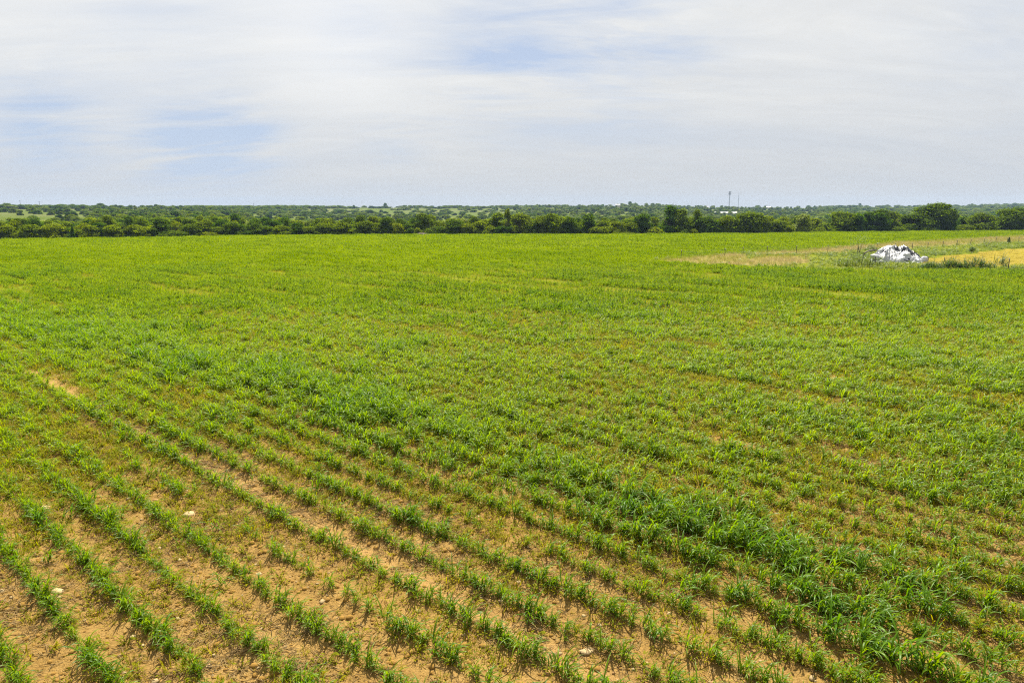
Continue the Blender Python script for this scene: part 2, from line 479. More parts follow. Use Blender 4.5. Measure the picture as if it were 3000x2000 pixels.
def sorghum(name, seed, ht=.34, tillers=5, leaves=5, nseg=6, spread=.10, lw=.033, wind=.8, m=None):
    r = random.Random(seed); mb = MB()
    for k in range(tillers):
        a = r.uniform(0, 6.283); q = spread * math.sqrt(r.random())
        bx, by = q * math.cos(a), q * math.sin(a)
        h = ht * r.uniform(.45, .62); lean = np.array([.10 * r.uniform(-1, 1) + .05, .10 * r.uniform(-1, 1) - .03]) * ht * 2
        pts = [(bx, by, -.02), (bx + lean[0] * .4, by + lean[1] * .4, h * .5), (bx + lean[0], by + lean[1], h)]
        mb.tube(pts, [.006, .0055, .004], 4)
        a0 = r.uniform(0, 6.283)
        for l in range(leaves):
            t = (l + .6) / leaves
            bp = (bx + lean[0] * t, by + lean[1] * t, h * t)
            az = a0 + math.pi * (l % 2) + r.gauss(0, .5)
            # the wind lays the blades over towards +x, -y
            wx, wy = math.cos(az) + wind * .55, math.sin(az) - wind * .35
            az = math.atan2(wy, wx)
            L = ht * r.uniform(.75, 1.35) * (.65 + .5 * t)
            e0 = r.uniform(R(52), R(84)) if t > .5 else r.uniform(R(32), R(66))
            leaf_strip(mb, bp, az, e0, L, lw * r.uniform(.75, 1.25) * (ht / .34) ** .5, r.uniform(R(75), R(150)), nseg, .3, r.uniform(-.7, .7))
    return mb.mesh(name, m or M_CROP, True)


def grass_tuft(name, seed, n=16, ht=.11, w=.008, spread=.06, m=None, nseg=3, droop=(40, 110)):
    r = random.Random(seed); mb = MB()
    for k in range(n):
        a = r.uniform(0, 6.283); q = spread * math.sqrt(r.random()); az = a + r.gauss(0, .6)
        leaf_strip(mb, (q * math.cos(a), q * math.sin(a), -.005), az, R(r.uniform(45, 85)), ht * r.uniform(.6, 1.3), w * r.uniform(.7, 1.3), R(r.uniform(*droop)), nseg, .2)
    return mb.mesh(name, m or M_WEED, True)


def broadleaf(name, seed, n=9, ht=.07, ls=.035, m=None):
    r = random.Random(seed); mb = MB()
    for k in range(n):
        az = r.uniform(0, 6.283); q = r.uniform(.01, ht); z = ht * r.uniform(.25, 1)
        c = np.array([q * math.cos(az), q * math.sin(az), z]); L = ls * r.uniform(.6, 1.25)
        leaf_strip(mb, c, az, R(r.uniform(-5, 40)), L, L * .62, R(r.uniform(15, 60)), 3, .2)
        mb.tube([(0, 0, -.01), tuple(c)], [.003, .002], 3)
    return mb.mesh(name, m or M_WEED, True)


def straw(name, seed):
    r = random.Random(seed); mb = MB()
    for k in range(6):
        a = r.uniform(0, 6.283); L = r.uniform(.06, .22); c = np.array([r.gauss(0, .08), r.gauss(0, .08), .012])
        d = np.array([math.cos(a), math.sin(a), r.uniform(-.02, .12)]) * L / 2
        mb.tube([c - d, c + d * .2 + (0, 0, .01), c + d], [.0035, .0045, .0025], 3)
    return mb.mesh(name, M_STRAW, True)


def lump(name, seed, m, sx=1, sy=1, sz=.6, n=10, rough=.28):
    r = np.random.default_rng(seed); V = []; Fc = []
    for a in range(n // 2 + 1):
        th = math.pi * a / (n // 2)
        for b in range(n):
            ph = 2 * math.pi * b / n
            V.append([math.sin(th) * math.cos(ph), math.sin(th) * math.sin(ph), math.cos(th)])
    V = np.array(V); off = r.uniform(0, 50, 2)
    k = 1 + rough * 2 * (fbm(V[:, 0] * 1.5 + off[0] + V[:, 2], V[:, 1] * 1.5 + off[1] - V[:, 2] * .7, seed, 3) - .5)
    V = V * k[:, None]; V[:, 2] = np.clip(V[:, 2], -.6, .95) ; V = V * [sx, sy, sz]
    for a in range(n // 2):
        for b in range(n):
            Fc.append((a * n + b, (a + 1) * n + b, (a + 1) * n + (b + 1) % n, a * n + (b + 1) % n))
    return mesh_from(name, V, Fc, [m], True)


def patch(name, seed, size, n, ht, w, nseg=3, m=None):
    """a square of close crop seen from afar: separate blades over its whole depth"""
    r = random.Random(seed); mb = MB()
    for k in range(n):
        x, y = r.uniform(-size / 2, size / 2), r.uniform(-size / 2, size / 2)
        az = math.atan2(math.sin(r.uniform(0, 6.283)) - .3, math.cos(r.uniform(0, 6.283)) + .4)
        leaf_strip(mb, (x, y, ht * r.uniform(0, .45)), az, R(r.uniform(45, 85)), ht * r.uniform(.6, 1.15), w * r.uniform(.7, 1.3), R(r.uniform(70, 150)), nseg, .2, r.uniform(-.5, .5))
    return mb.mesh(name, m or M_CROPF, True)


# ---------------------------------------------------------------- scatter: one object per stuff, geometry nodes on its points
def scatter(name, meshes, pts, rot, scl, idx, tint, label=None, cat=None):
    coll = bpy.data.collections.new(name + '_kinds')
    for k, m_ in enumerate(meshes):
        coll.objects.link(bpy.data.objects.new('%s_kind_%02d' % (name, k), m_))
    me = bpy.data.meshes.new(name); n = len(pts)
    me.vertices.add(n); me.vertices.foreach_set('co', np.asarray(pts, np.float32).ravel())
    for nm, ty, arr, fld in (('rot', 'FLOAT_VECTOR', rot, 'vector'), ('scl', 'FLOAT_VECTOR', scl, 'vector'), ('idx', 'INT', idx, 'value'), ('tint', 'FLOAT', tint, 'value')):
        a = me.attributes.new(nm, ty, 'POINT'); a.data.foreach_set(fld, np.asarray(arr, np.int32 if ty == 'INT' else np.float32).ravel())
    for mm in {m_.materials[0].name: m_.materials[0] for m_ in meshes}.values(): me.materials.append(mm)
    g = bpy.data.node_groups.new(name + '_scatter', 'GeometryNodeTree')
    g.interface.new_socket('Geometry', in_out='INPUT', socket_type='NodeSocketGeometry')
    g.interface.new_socket('Geometry', in_out='OUTPUT', socket_type='NodeSocketGeometry')
    gi = g.nodes.new('NodeGroupInput'); go = g.nodes.new('NodeGroupOutput')
    ci = g.nodes.new('GeometryNodeCollectionInfo'); ci.inputs['Collection'].default_value = coll
    ci.inputs['Separate Children'].default_value = True; ci.inputs['Reset Children'].default_value = True
    ip = g.nodes.new('GeometryNodeInstanceOnPoints'); ip.inputs['Pick Instance'].default_value = True
    L = g.links.new
    L(gi.outputs[0], ip.inputs['Points']); L(ci.outputs[0], ip.inputs['Instance'])
    for nm, ty, sock in (('idx', 'INT', 'Instance Index'), ('scl', 'FLOAT_VECTOR', 'Scale')):
        na_ = g.nodes.new('GeometryNodeInputNamedAttribute'); na_.data_type = ty; na_.inputs['Name'].default_value = nm
        L(na_.outputs[0], ip.inputs[sock])
    na_ = g.nodes.new('GeometryNodeInputNamedAttribute'); na_.data_type = 'FLOAT_VECTOR'; na_.inputs['Name'].default_value = 'rot'
    er = g.nodes.new('FunctionNodeEulerToRotation'); L(na_.outputs[0], er.inputs[0]); L(er.outputs[0], ip.inputs['Rotation'])
    L(ip.outputs[0], go.inputs[0])
    o = obj(name, me); md = o.modifiers.new('scatter', 'NODES'); md.node_group = g
    tag(o, label, cat, kind='stuff')
    return o


def wedge(x, y, y0, y1, side=14.0):
    return (y > y0) & (y < y1) & (np.abs(x) < .80 * y + side)


# crop rows, near part -------------------------------------------------
PROTO = [sorghum('sorghum_plant', 100 + k, ht=.30 + .022 * k, tillers=3 + k % 3, leaves=4 + k % 2, wind=.6 + .1 * k) for k in range(7)]
TALL = [sorghum('tall_sorghum_plant', 150 + k, ht=.62, tillers=4, leaves=5, nseg=7, spread=.12, lw=.034, wind=1.2) for k in range(4)]
MIDP = [sorghum('sorghum_plant_far', 200 + k, ht=.36, tillers=3, leaves=4, nseg=3, spread=.14, lw=.044, m=M_CROPM) for k in range(5)]
Y_NEAR, Y_MID, Y_FAR = 47, 88, 135


def fade(x, a, b):
    return rng.uniform(0, 1, len(x)) < sstep(a, b, x)


ROWS_UP = {-4: 1.1, -3: 1.15, -2: 1.1, -1: 1.2, 0: 1.2, 1: 1.15, 2: 1.05, 3: 1.2, 4: 1.3, 5: .66, 6: 1.2, 7: .78, 8: .95, 9: .72, 10: .9}


def crop_points(y0, y1, step, weak):
    vs = np.array([vrow(sx * (.8 * yy + 14), yy) for sx in (-1, 1) for yy in (y0, y1)])
    us = np.array([urow(sx * (.8 * yy + 14), yy) for sx in (-1, 1) for yy in (y0, y1)])
    k0, k1 = int(vs.min() / ROW - V0) - 1, int(vs.max() / ROW - V0) + 2
    X, Y, K = [], [], []
    for k in range(k0, k1):
        u = np.arange(us.min(), us.max(), step) + rng.uniform(-.4, .4, int(math.ceil((us.max() - us.min()) / step)))[:len(np.arange(us.min(), us.max(), step))] * step
        v = np.full(u.shape, (k + V0) * ROW) + .02 * np.sin(u * .21 + k)
        X.append(v * cF - u * sF); Y.append(v * sF + u * cF); K.append(np.full(u.shape, k))
    X, Y, K = map(np.concatenate, (X, Y, K))
    m = wedge(X, Y, y0, y1); X, Y, K = X[m], Y[m], K[m]
    zw = zone_weedy(X, Y); bd = band(X, Y)
    lat = rng.normal(0, 1, len(X)) * (.035 + .17 * zw)
    al = rng.normal(0, 1, len(X)) * .05
    X += lat * cF - al * sF; Y += lat * sF + al * cF
    rs = hash2(K, K * 0 + 3, 77)                      # some rows came up well, some hardly at all
    strength = .70 + .55 * rs
    for kk, vv in ROWS_UP.items():
        strength = np.where(K == kk, vv, strength)
    strength = strength + .10 * zw + .6 * bd + 2.2 * (streaks(X, Y) - .5) * zw
    track = np.abs(vrow(X, Y) - V_TRACK - .14) < .27
    strength = np.where(track & (np.hypot(X, Y) < 50), 0.05, strength)
    nn = fbm(urow(X, Y) / 1.1, K * 3.7, 91, 2)
    keep = (nn * .75 + .10 + rng.uniform(0, .34, len(X))) < strength
    keep &= ~inpoly(X, Y, ZONE)
    keep &= np.hypot(X, Y) < edge_dist(X, Y) - 1
    return X[keep], Y[keep], zw[keep], bd[keep], K[keep]


X, Y, ZW, BD, K = crop_points(5.0, 62, .095, 0)
m = ~fade(Y, 34, 62); X, Y, ZW, BD, K = X[m], Y[m], ZW[m], BD[m], K[m]
# volunteers between the rows
nv = 26000
yv = np.sqrt(rng.uniform(25, 62 ** 2, nv)); xv = rng.uniform(-1, 1, nv) * (.8 * yv + 4)
zv, bv = zone_weedy(xv, yv), band(xv, yv)
m = rng.uniform(0, 1, nv) < np.clip(.03 + .62 * zv * sstep(.36, .60, .5 * fbm(xv / 1.5, yv / 1.5, 93) + .5 * streaks(xv, yv)) + .5 * bv, 0, .95)
m &= ~fade(yv, 34, 62)
X = np.concatenate([X, xv[m]]); Y = np.concatenate([Y, yv[m]]); ZW = np.concatenate([ZW, zv[m]]); BD = np.concatenate([BD, bv[m]])
n = len(X)
vig = fbm(X / 2.2, Y / 2.2, 95)
size = (.40 + .60 * vig + rng.normal(0, .16, n)) * (.84 + .24 * ZW) * (1 + .25 * np.clip(BD, 0, 1))
patchy = sstep(.60, .74, fbm(X / 2.6 + 40, Y / 2.6, 96)) * ZW          # tall clumps further right
tall = rng.uniform(0, 1, n) < np.clip(.62 * sstep(.40, 1.05, BD) + .55 * patchy + .03, 0, .95)
size = np.clip(size, .3, 1.6)
idx = np.where(tall, 7 + rng.integers(0, 4, n), rng.integers(0, 7, n))
size = np.where(tall, np.clip(size * .9, .6, 1.1), size)
tint = np.clip(.27 + .20 * BD + .2 * patchy + .4 * (vig - .5) + .12 * tall - .14 * ZW + .14 * (1 - ZW), 0, 1)
Zg = height(X, Y)
rotz = rng.uniform(-.9, .9, n)
dist = np.hypot(X, Y)
inframe = np.abs(X) < (Y * cP + H * sP) * .745
px_y = (H * cP - Y * sP) / (Y * cP + H * sP) * F + 1000
shown = inframe & (px_y < 2010)
order = np.argsort(np.where(shown, dist, 1e9))[:300]
near = np.zeros(n, bool); near[order] = True
ALLP = PROTO + TALL
pts = np.stack([X, Y, Zg], 1)
m = ~near
scatter('crop_plants', ALLP, pts[m], np.stack([0 * rotz, 0 * rotz, rotz], 1)[m], np.repeat(size[:, None], 3, 1)[m], idx[m], tint[m],
        'rows of young green sorghum covering the near part of the field', 'crop')
for q in order:
    o = obj('sorghum_plant', ALLP[idx[q]])
    o.location = pts[q]; o.rotation_euler = (0, 0, rotz[q]); s = size[q]; o.scale = (s, s, s); o['tint'] = float(tint[q])
    lft = X[q] < -2.2
    if tall[q]:
        lb = 'tall blue green sorghum plant with long drooping leaves at the near edge of the field'
    elif size[q] < .8:
        lb = 'small sparse sorghum plant on soil at the near edge of the field, ' + ('left half' if lft else 'right half')
    else:
        lb = 'bushy bright green sorghum plant at the near edge of the field, ' + ('left half' if lft else 'right half')
    tag(o, lb, 'crop plant', 'sorghum plants at the near edge of the field')

# crop, middle distance -------------------------------------------------
X, Y, ZW, BD, K = crop_points(33, 102, .22, 0)
nv = 50000
yv = np.sqrt(rng.uniform(33 ** 2, 102 ** 2, nv)); xv = rng.uniform(-1, 1, nv) * (.8 * yv + 4)
m = (~inpoly(xv, yv, ZONE)) & (.5 * fbm(xv / 4, yv / 4, 97) + .5 * streaks(xv, yv) + rng.uniform(-.2, .2, nv) > .44)
X = np.concatenate([X, xv[m]]); Y = np.concatenate([Y, yv[m]]); n = len(X)
m = fade(Y, 34, 62) & ~fade(Y, 74, 102); X, Y = X[m], Y[m]; n = len(X)
vig = fbm(X / 5, Y / 5, 98) + .08; bd = band(X, Y)
streak = sstep(.52, .66, fbm(urow(X, Y) / 14, vrow(X, Y) / 3.2, 99))
size = np.clip(.55 + .7 * vig + .35 * np.clip(bd, 0, 1) + .2 * streak + rng.normal(0, .15, n), .4, 1.7)
near_t = .30 - .16 * sstep(40, 90, Y)
fine = fbm(X / 1.4, Y / 1.4, 100)
tint = np.clip(near_t + .5 * (vig - .45) + .3 * np.clip(bd, 0, 1) + .18 * streak + .5 * (fine - .5), 0, 1)
sk = streaks(X, Y)
kp = sk + rng.uniform(-.12, .12, n) > .38
X, Y, size, tint, fine, sk = [q[kp] for q in (X, Y, size, tint, fine, sk)]; n = len(X)
size = np.clip(size * (.62 + .50 * fine + .26 * sstep(.35, .65, sk)), .35, 1.7)
tint = np.clip(tint + .35 * (sk - .5), 0, 1)
rz = rng.uniform(-.9, .9, n)
scatter('crop_rows', MIDP, np.stack([X, Y, height(X, Y)], 1), np.stack([0 * rz, 0 * rz, rz], 1), np.repeat(size[:, None], 3, 1), rng.integers(0, 5, n), tint,
        'closed green crop across the middle of the field', 'crop')

# crop, far -------------------------------------------------------------
P1 = [patch('crop_patch', 300 + k, 1.15, 46, .40, .060) for k in range(5)]
P2 = [patch('crop_patch_wide', 320 + k, 2.3, 80, .42, .10) for k in range(5)]


def grid_pts(y0, y1, step):
    gx_, gy_ = np.meshgrid(np.arange(-.8 * y1 - 6, .8 * y1 + 6, step), np.arange(y0, y1, step))
    x = gx_.ravel() + rng.uniform(-.5, .5, gx_.size) * step; y = gy_.ravel() + rng.uniform(-.5, .5, gx_.size) * step
    m = wedge(x, y, y0 - step * .5, y1 + step * .5, 6) & (~inpoly(x, y, ZONE)) & (np.hypot(x, y) < edge_dist(x, y) - 1.2)
    return x[m], y[m]


xa, ya = grid_pts(74, Y_FAR, 1.0); m = fade(ya, 74, 102); xa, ya = xa[m], ya[m]; xb, yb = grid_pts(Y_FAR, 290, 2.0)
X = np.concatenate([xa, xb]); Y = np.concatenate([ya, yb]); n = len(X)
far = np.arange(n) >= len(xa)
vig = fbm(X / 9, Y / 9, 101); st = fbm(urow(X, Y) / 25, vrow(X, Y) / 5, 103)
fine = fbm(X / 2.2, Y / 2.6, 104, 2)
zs = np.clip(.25 + .5 * vig + .9 * fine + .3 * sstep(.5, .7, st) * (1 - .5 * far) + rng.normal(0, .15, n), .35, 1.7)
tint = np.clip(.14 + .05 * (~far) + .45 * (vig - .45) + .6 * (fine - .5) + .12 * sstep(.5, .7, st), 0, 1)
rz = rng.integers(0, 4, n) * 1.5708 * 0 + rng.uniform(-.5, .5, n)
sc3 = np.stack([np.ones(n), np.ones(n), zs], 1)
scatter('crop_canopy', P1 + P2, np.stack([X, Y, height(X, Y)], 1), np.stack([0 * rz, 0 * rz, rz], 1), sc3, np.where(far, 5, 0) + rng.integers(0, 5, n), tint,
        'even bright green crop reaching the treeline', 'crop')

# weeds, straw and small stones on the soil -----------------------------------
W = [grass_tuft('weed_tuft', 400 + k, 13, .11, .0085) for k in range(4)] + [broadleaf('weed_rosette', 420 + k) for k in range(4)]
nv = 330000
yv = np.sqrt(rng.uniform(25, 58 ** 2, nv)); xv = rng.uniform(-1, 1, nv) * (.8 * yv + 9)
zv = zone_weedy(xv, yv)
rowd = np.abs(((vrow(xv, yv) / ROW - V0 + .5) % 1) - .5)
pr = .27 + .75 * zv * sstep(.25, .55, fbm(xv / 1.6, yv / 1.6, 111)) + .55 * sstep(.42, .66, fbm(xv / .9, yv / .9, 112)) + .25 * sstep(.25, .05, rowd)
pr *= .35 + 1.0 * sstep(.34, .60, streaks(xv, yv, 192))
pr *= 1 - .93 * np.exp(-((vrow(xv, yv) - V_TRACK - .12) / .33) ** 2) * (1 - sstep(36, 48, yv))
m = (rng.uniform(0, 1, nv) < np.clip(pr, 0, .95)) & (~fade(yv, 38, 58)) & (~inpoly(xv, yv, ZONE))
X, Y = xv[m], yv[m]; n = len(X); rz = rng.uniform(0, 6.28, n)
sz = np.clip(rng.lognormal(.10, .40, n), .4, 2.5) * (1 + .5 * zone_weedy(X, Y))
scatter('weeds', W, np.stack([X, Y, height(X, Y)], 1), np.stack([0 * rz, 0 * rz, rz], 1), np.repeat(sz[:, None], 3, 1), rng.integers(0, 8, n),
        np.clip(rng.normal(.28, .28, n), 0, 1), 'low yellow green weeds sprouting on the tan soil between the rows', 'weeds')
nv = 30000
yv = np.sqrt(rng.uniform(38 ** 2, 100 ** 2, nv)); xv = rng.uniform(-1, 1, nv) * (.8 * yv + 4)
m = (~inpoly(xv, yv, ZONE)) & (fbm(xv / 3, yv / 3, 113) > .36) & fade(yv, 38, 58) & ~fade(yv, 80, 100); X, Y = xv[m], yv[m]; n = len(X); rz = rng.uniform(0, 6.28, n)
W2 = [grass_tuft('weed_tuft_wide', 440 + k, 16, .17, .02, .22) for k in range(3)]
sz = rng.uniform(.6, 1.5, n)
scatter('weed_cover', W2, np.stack([X, Y, height(X, Y)], 1), np.stack([0 * rz, 0 * rz, rz], 1), np.repeat(sz[:, None], 3, 1), rng.integers(0, 3, n),
        np.clip(rng.normal(.25, .2, n), 0, 1), 'yellow green weeds filling the gaps of the middle field', 'weeds')

nv = 30000
yv = np.sqrt(rng.uniform(25, 27 ** 2, nv)); xv = rng.uniform(-1, 1, nv) * (.8 * yv + 4)
m = fbm(xv / 1.8, yv / 1.8, 121) + rng.uniform(-.2, .2, nv) > .5
X, Y = xv[m], yv[m]; n = len(X); rz = rng.uniform(0, 6.28, n); sz = rng.uniform(.7, 1.7, n)
scatter('straw_litter', [straw('straw_bits', 500 + k) for k in range(4)], np.stack([X, Y, height(X, Y)], 1), np.stack([0 * rz, 0 * rz, rz], 1), np.repeat(sz[:, None], 3, 1),
        rng.integers(0, 4, n), rng.uniform(0, 1, n), 'dry straw bits scattered on the soil', 'straw')
nv = 42000
yv = np.sqrt(rng.uniform(25, 27 ** 2, nv)); xv = rng.uniform(-1, 1, nv) * (.8 * yv + 4)
X, Y = xv, yv; n = len(X); rz = rng.uniform(0, 6.28, n); sz = np.clip(rng.lognormal(-3.9, .6, n), .007, .075)
idx = np.where(rng.uniform(0, 1, n) < .10, 4 + rng.integers(0, 3, n), rng.integers(0, 4, n))
scatter('soil_clods', [lump('clod', 520 + k, M_CLOD, 1, .8, .7, 8) for k in range(4)] + [lump('pebble', 530 + k, M_STONE, 1, .7, .55, 8) for k in range(3)],
        np.stack([X, Y, height(X, Y) + .002], 1), np.stack([0 * rz, 0 * rz, rz], 1), np.repeat(sz[:, None], 3, 1), idx, rng.uniform(0, 1, n), 'crumbs of soil and pale pebbles on the bare ground', 'soil')

# single stones ---------------------------------------------------------------
STONES = [
    (128, 1481, 40, 14, 0, 'flat cream stone between the two leftmost crop rows, the higher one'),
    (167, 1728, 44, 22, 0, 'broad cream slab on bare soil beside a leftmost crop row'),
    (57, 1510, 14, 12, 1, 'small orange stone at the foot of the leftmost crop row'),
    (455, 1457, 20, 11, 1, 'tan stone half hidden in low weeds right of a bare wheel lane'),
    (553, 1500, 44, 22, 0, 'large pale flat stone among weeds above the left crop rows'),
    (525, 1633, 20, 9, 0, 'angular white stone on open soil left of a dense crop row'),
    (520, 1804, 18, 15, 0, 'upright cream stone on bare soil between two bottom left rows'),
    (390, 1861, 28, 11, 0, 'long pale stone near the foot of a bottom left crop row'),
    (612, 1950, 28, 11, 0, 'long cream stone on bare soil close to the bottom edge, left of centre'),
    (750, 1645, 14, 9, 0, 'small cream stone right of the dense left crop row, upper of two'),
    (757, 1676, 22, 10, 0, 'pale stone right of the dense left crop row, lower of two'),
    (420, 1886, 14, 8, 0, 'small pale stone just below a longer one by a bottom left row'),
    (890, 1962, 10, 9, 0, 'tiny white stone alone on soil near the bottom edge'),
    (1718, 1903, 46, 17, 0, 'big flat white stone beside cracked bare soil near the bottom'),
    (1895, 1940, 15, 12, 0, 'round white stone with an orange side among sparse sprouts'),
    (1845, 1909, 13, 8, 1, 'small reddish stone between the big white stone and a round one'),
    (1613, 1970, 36, 13, 1, 'long tan stone in the soil below the cracked ground'),
    (1798, 1967, 13, 10, 1, 'small tan stone at the bottom right of the big white stone'),
    (2088, 1994, 22, 18, 1, 'tall tan stone cut by the bottom edge, right of centre'),
    (1710, 1801, 14, 9, 0, 'small white stone under drooping sorghum above the big white stone'),
    (1535, 1716, 13, 9, 1, 'small tan stone on soil left of drooping sorghum plants'),
    (2810, 1963, 12, 9, 1, 'small orange stone at the bottom right among large leaved sorghum'),
    (2203, 1650, 11, 8, 0, 'pale stone beside thin plants right of the tall sorghum clump'),
    (2188, 1526, 11, 9, 0, 'pale pinkish stone on a bare strip right of the tall sorghum clump'),
]
for k, (sx, sy, w, h_, kind, lb) in enumerate(STONES):
    p = at(sx, sy + h_ * .3); dep = p[1] * cP + H * sP; wm = w / F * dep / 2.25
    me = lump('stone', 600 + k, M_BROWN if kind else M_STONE, wm, wm * .7, max(wm * .30, h_ / F * dep * .45), 12, .5)
    o = obj('stone', me); p[2] = float(height(p[0], p[1])) + .004; o.location = p; o.rotation_euler = (0, 0, random.uniform(-.4, .4))
    tag(o, lb, 'stone', 'loose stones on the soil')

# the one dark plant standing above the crop at the left
p = at(400, 1062); o = obj('dark_tall_weed', sorghum('dark_tall_weed', 700, ht=.75, tillers=7, leaves=6, nseg=6, spread=.2, lw=.05, wind=1.0)); p[2] = float(height(p[0], p[1])); o.location = p
o['tint'] = 1.3; tag(o, 'dark green tall weed rising above the crop at the left of the field', 'weed')

# ---------------------------------------------------------------- weedy strip, dry grass and stubble at the right
def fill(poly_test, y0, y1, x0, x1, nn):
    x = rng.uniform(x0, x1, nn); y = rng.uniform(y0, y1, nn); m = poly_test(x, y); return x[m], y[m]


DG = [grass_tuft('dry_tuft', 800 + k, 15, .62, .022, .22, M_DRY, 3, (15, 70)) for k in range(4)]
x, y = fill(in_dry, 70, 240, 10, 200, 60000); n = len(x); rz = rng.uniform(0, 6.28, n); sz = rng.uniform(.6, 1.25, n)
scatter('dry_grass', DG, np.stack([x, y, height(x, y)], 1), np.stack([0 * rz, 0 * rz, rz], 1), np.repeat(sz[:, None], 3, 1), rng.integers(0, 4, n),
        np.clip(sstep(.38, .62, fbm(x / 6, y / 4, 131)) + rng.normal(0, .2, n), 0, 1), 'tan dry grass strip along the wire fence', 'dry grass')
GW = [grass_tuft('rank_tuft', 820 + k, 18, .55, .04, .3, M_RANK, 3, (30, 110)) for k in range(3)] + [broadleaf('rank_broadleaf', 830 + k, 34, .42, .16, M_RANK) for k in range(3)]
green_z = lambda x, y: inpoly(x, y, ZONE) & ~in_dry(x, y) & ~in_gold(x, y)
x, y = fill(green_z, 70, 240, 10, 200, 60000)
keep = rng.uniform(0, 1, len(x)) < .25 + .75 * sstep(.3, .6, fbm(x / 5, y / 5, 133)); x, y = x[keep], y[keep]
n = len(x); rz = rng.uniform(0, 6.28, n); sz = rng.uniform(.5, 1.15, n) * (.6 + .7 * fbm(x / 7, y / 7, 134))
scatter('roadside_weeds', GW, np.stack([x, y, height(x, y)], 1), np.stack([0 * rz, 0 * rz, rz], 1), np.repeat(sz[:, None], 3, 1), rng.integers(0, 6, n),
        np.clip(fbm(x / 6, y / 6, 135) * 1.2 - .25 + rng.normal(0, .15, n), 0, 1), 'mixed green weeds around the plastic heap and below the fence', 'weeds')
ST = [grass_tuft('stubble_tuft', 840 + k, 14, .16, .02, .35, M_STUB, 2, (0, 30)) for k in range(3)]
x, y = fill(in_gold, 70, 240, 10, 230, 30000); n = len(x); rz = rng.uniform(0, 6.28, n); sz = rng.uniform(.6, 1.2, n)
scatter('stubble', ST, np.stack([x, y, height(x, y)], 1), np.stack([0 * rz, 0 * rz, rz], 1), np.repeat(sz[:, None], 3, 1), rng.integers(0, 3, n), rng.uniform(0, .5, n),
        'golden cut stubble behind the dark weeds', 'stubble')


def clump(name, px, py, w, h_, seed, lb, cat, broad=.5, tint=.9, n=60, lean=0.0):
    """a rank stand of weeds: blades and broad leaves through a lens shaped volume"""
    p = at(px, py); dep = p[1] * cP + H * sP; wm, hm = w / F * dep, h_ / F * dep
    r = random.Random(seed); mb = MB()
    for k in range(n):
        q = r.uniform(-1, 1); bx = q * wm / 2; by = r.uniform(-1, 1) * wm * .22
        top = hm * (1 - .55 * q * q) * r.uniform(.55, 1.05)
        az = r.uniform(0, 6.283)
        if r.random() < broad:
            for _ in range(5):
                z = top * r.uniform(.15, .95); L = r.uniform(.16, .30)
                leaf_strip(mb, (bx + r.gauss(0, .12), by + r.gauss(0, .12), z), r.uniform(0, 6.283), R(r.uniform(-10, 50)), L, L * .5, R(r.uniform(20, 70)), 3, .2)
            mb.tube([(bx, by, -.05), (bx + .05, by, top)], [.012, .006], 4)
        else:
            for _ in range(4):
                leaf_strip(mb, (bx + r.gauss(0, .06), by + r.gauss(0, .06), top * r.uniform(0, .5)), math.atan2(math.sin(az) - .2, math.cos(az) + .8 + lean), R(r.uniform(60, 86)), top * r.uniform(.5, .85), .055, R(r.uniform(40, 110)), 5, .2)
                az = r.uniform(0, 6.283)
    o = obj(name, mb.mesh(name, M_RANK, True)); p[2] = float(height(p[0], p[1])); o.location = p; o['tint'] = tint
    return tag(o, lb, cat, 'stands of tall weeds round the plastic heap')


clump('weed_clump', 2525, 780, 150, 42, 901, 'wide leafy weed stand at the left foot of the white plastic heap', 'weeds', .85, .45, 190)
clump('weed_clump', 2640, 784, 150, 24, 902, 'low green grass stand in front of the white plastic heap', 'weeds', .3, .4, 130)
clump('weed_clump', 2725, 790, 70, 34, 903, 'dark low weed stand just right of the white plastic heap', 'weeds', .3, 1.1, 110)
clump('weed_clump', 2783, 789, 66, 40, 904, 'dark bushy weed stand beside a leaning post, left end of the stubble', 'weeds', .4, 1.1, 150)
clump('weed_clump', 2855, 789, 95, 42, 905, 'broad dark leafy weed stand in front of the middle of the stubble', 'weeds', .65, .95, 210)
clump('weed_clump', 2928, 786, 42, 54, 906, 'tallest dark cane like weeds beside the right fence post', 'weeds', .05, 1.2, 34, .4)
clump('weed_clump', 2985, 791, 70, 20, 907, 'low green weed stand right of the right fence post', 'weeds', .4, .6, 50)


def shrub(name, px, py, w, h_, seed, lb, dark=1.0, stems=5, cone=False):
    p = at(px, py); dep = p[1] * cP + H * sP; wm, hm = w / F * dep, h_ / F * dep
    root = empty(name, (p[0], p[1], float(height(p[0], p[1])))); r = random.Random(seed); mb, tb = MB(), MB()
    for k in range(stems):
        a = r.uniform(0, 6.283); e = np.array([math.cos(a) * wm * .3, math.sin(a) * wm * .25, hm * r.uniform(.6, .85)])
        tb.tube([(0, 0, -.05), e * .5 + (0, 0, hm * .06), e], [.035, .025, .012], 5)
    for k in range(700):
        t = r.uniform(.18, 1); rr = wm / 2 * ((1 - t) if cone else math.sqrt(max(0, 1 - ((t - .55) / .5) ** 2))) * math.sqrt(r.random())
        a = r.uniform(0, 6.283); L = r.uniform(.12, .22)
        leaf_strip(mb, (rr * math.cos(a), rr * math.sin(a), t * hm), a + r.gauss(0, 1), R(r.uniform(-30, 50)), L, L * .5, R(40), 2, .2)
    c = obj('crown', mb.mesh('crown', M_RANK, True), root); c['tint'] = dark
    tb.build('stem', M_BARK, root)
    return tag(root, lb, 'shrub')


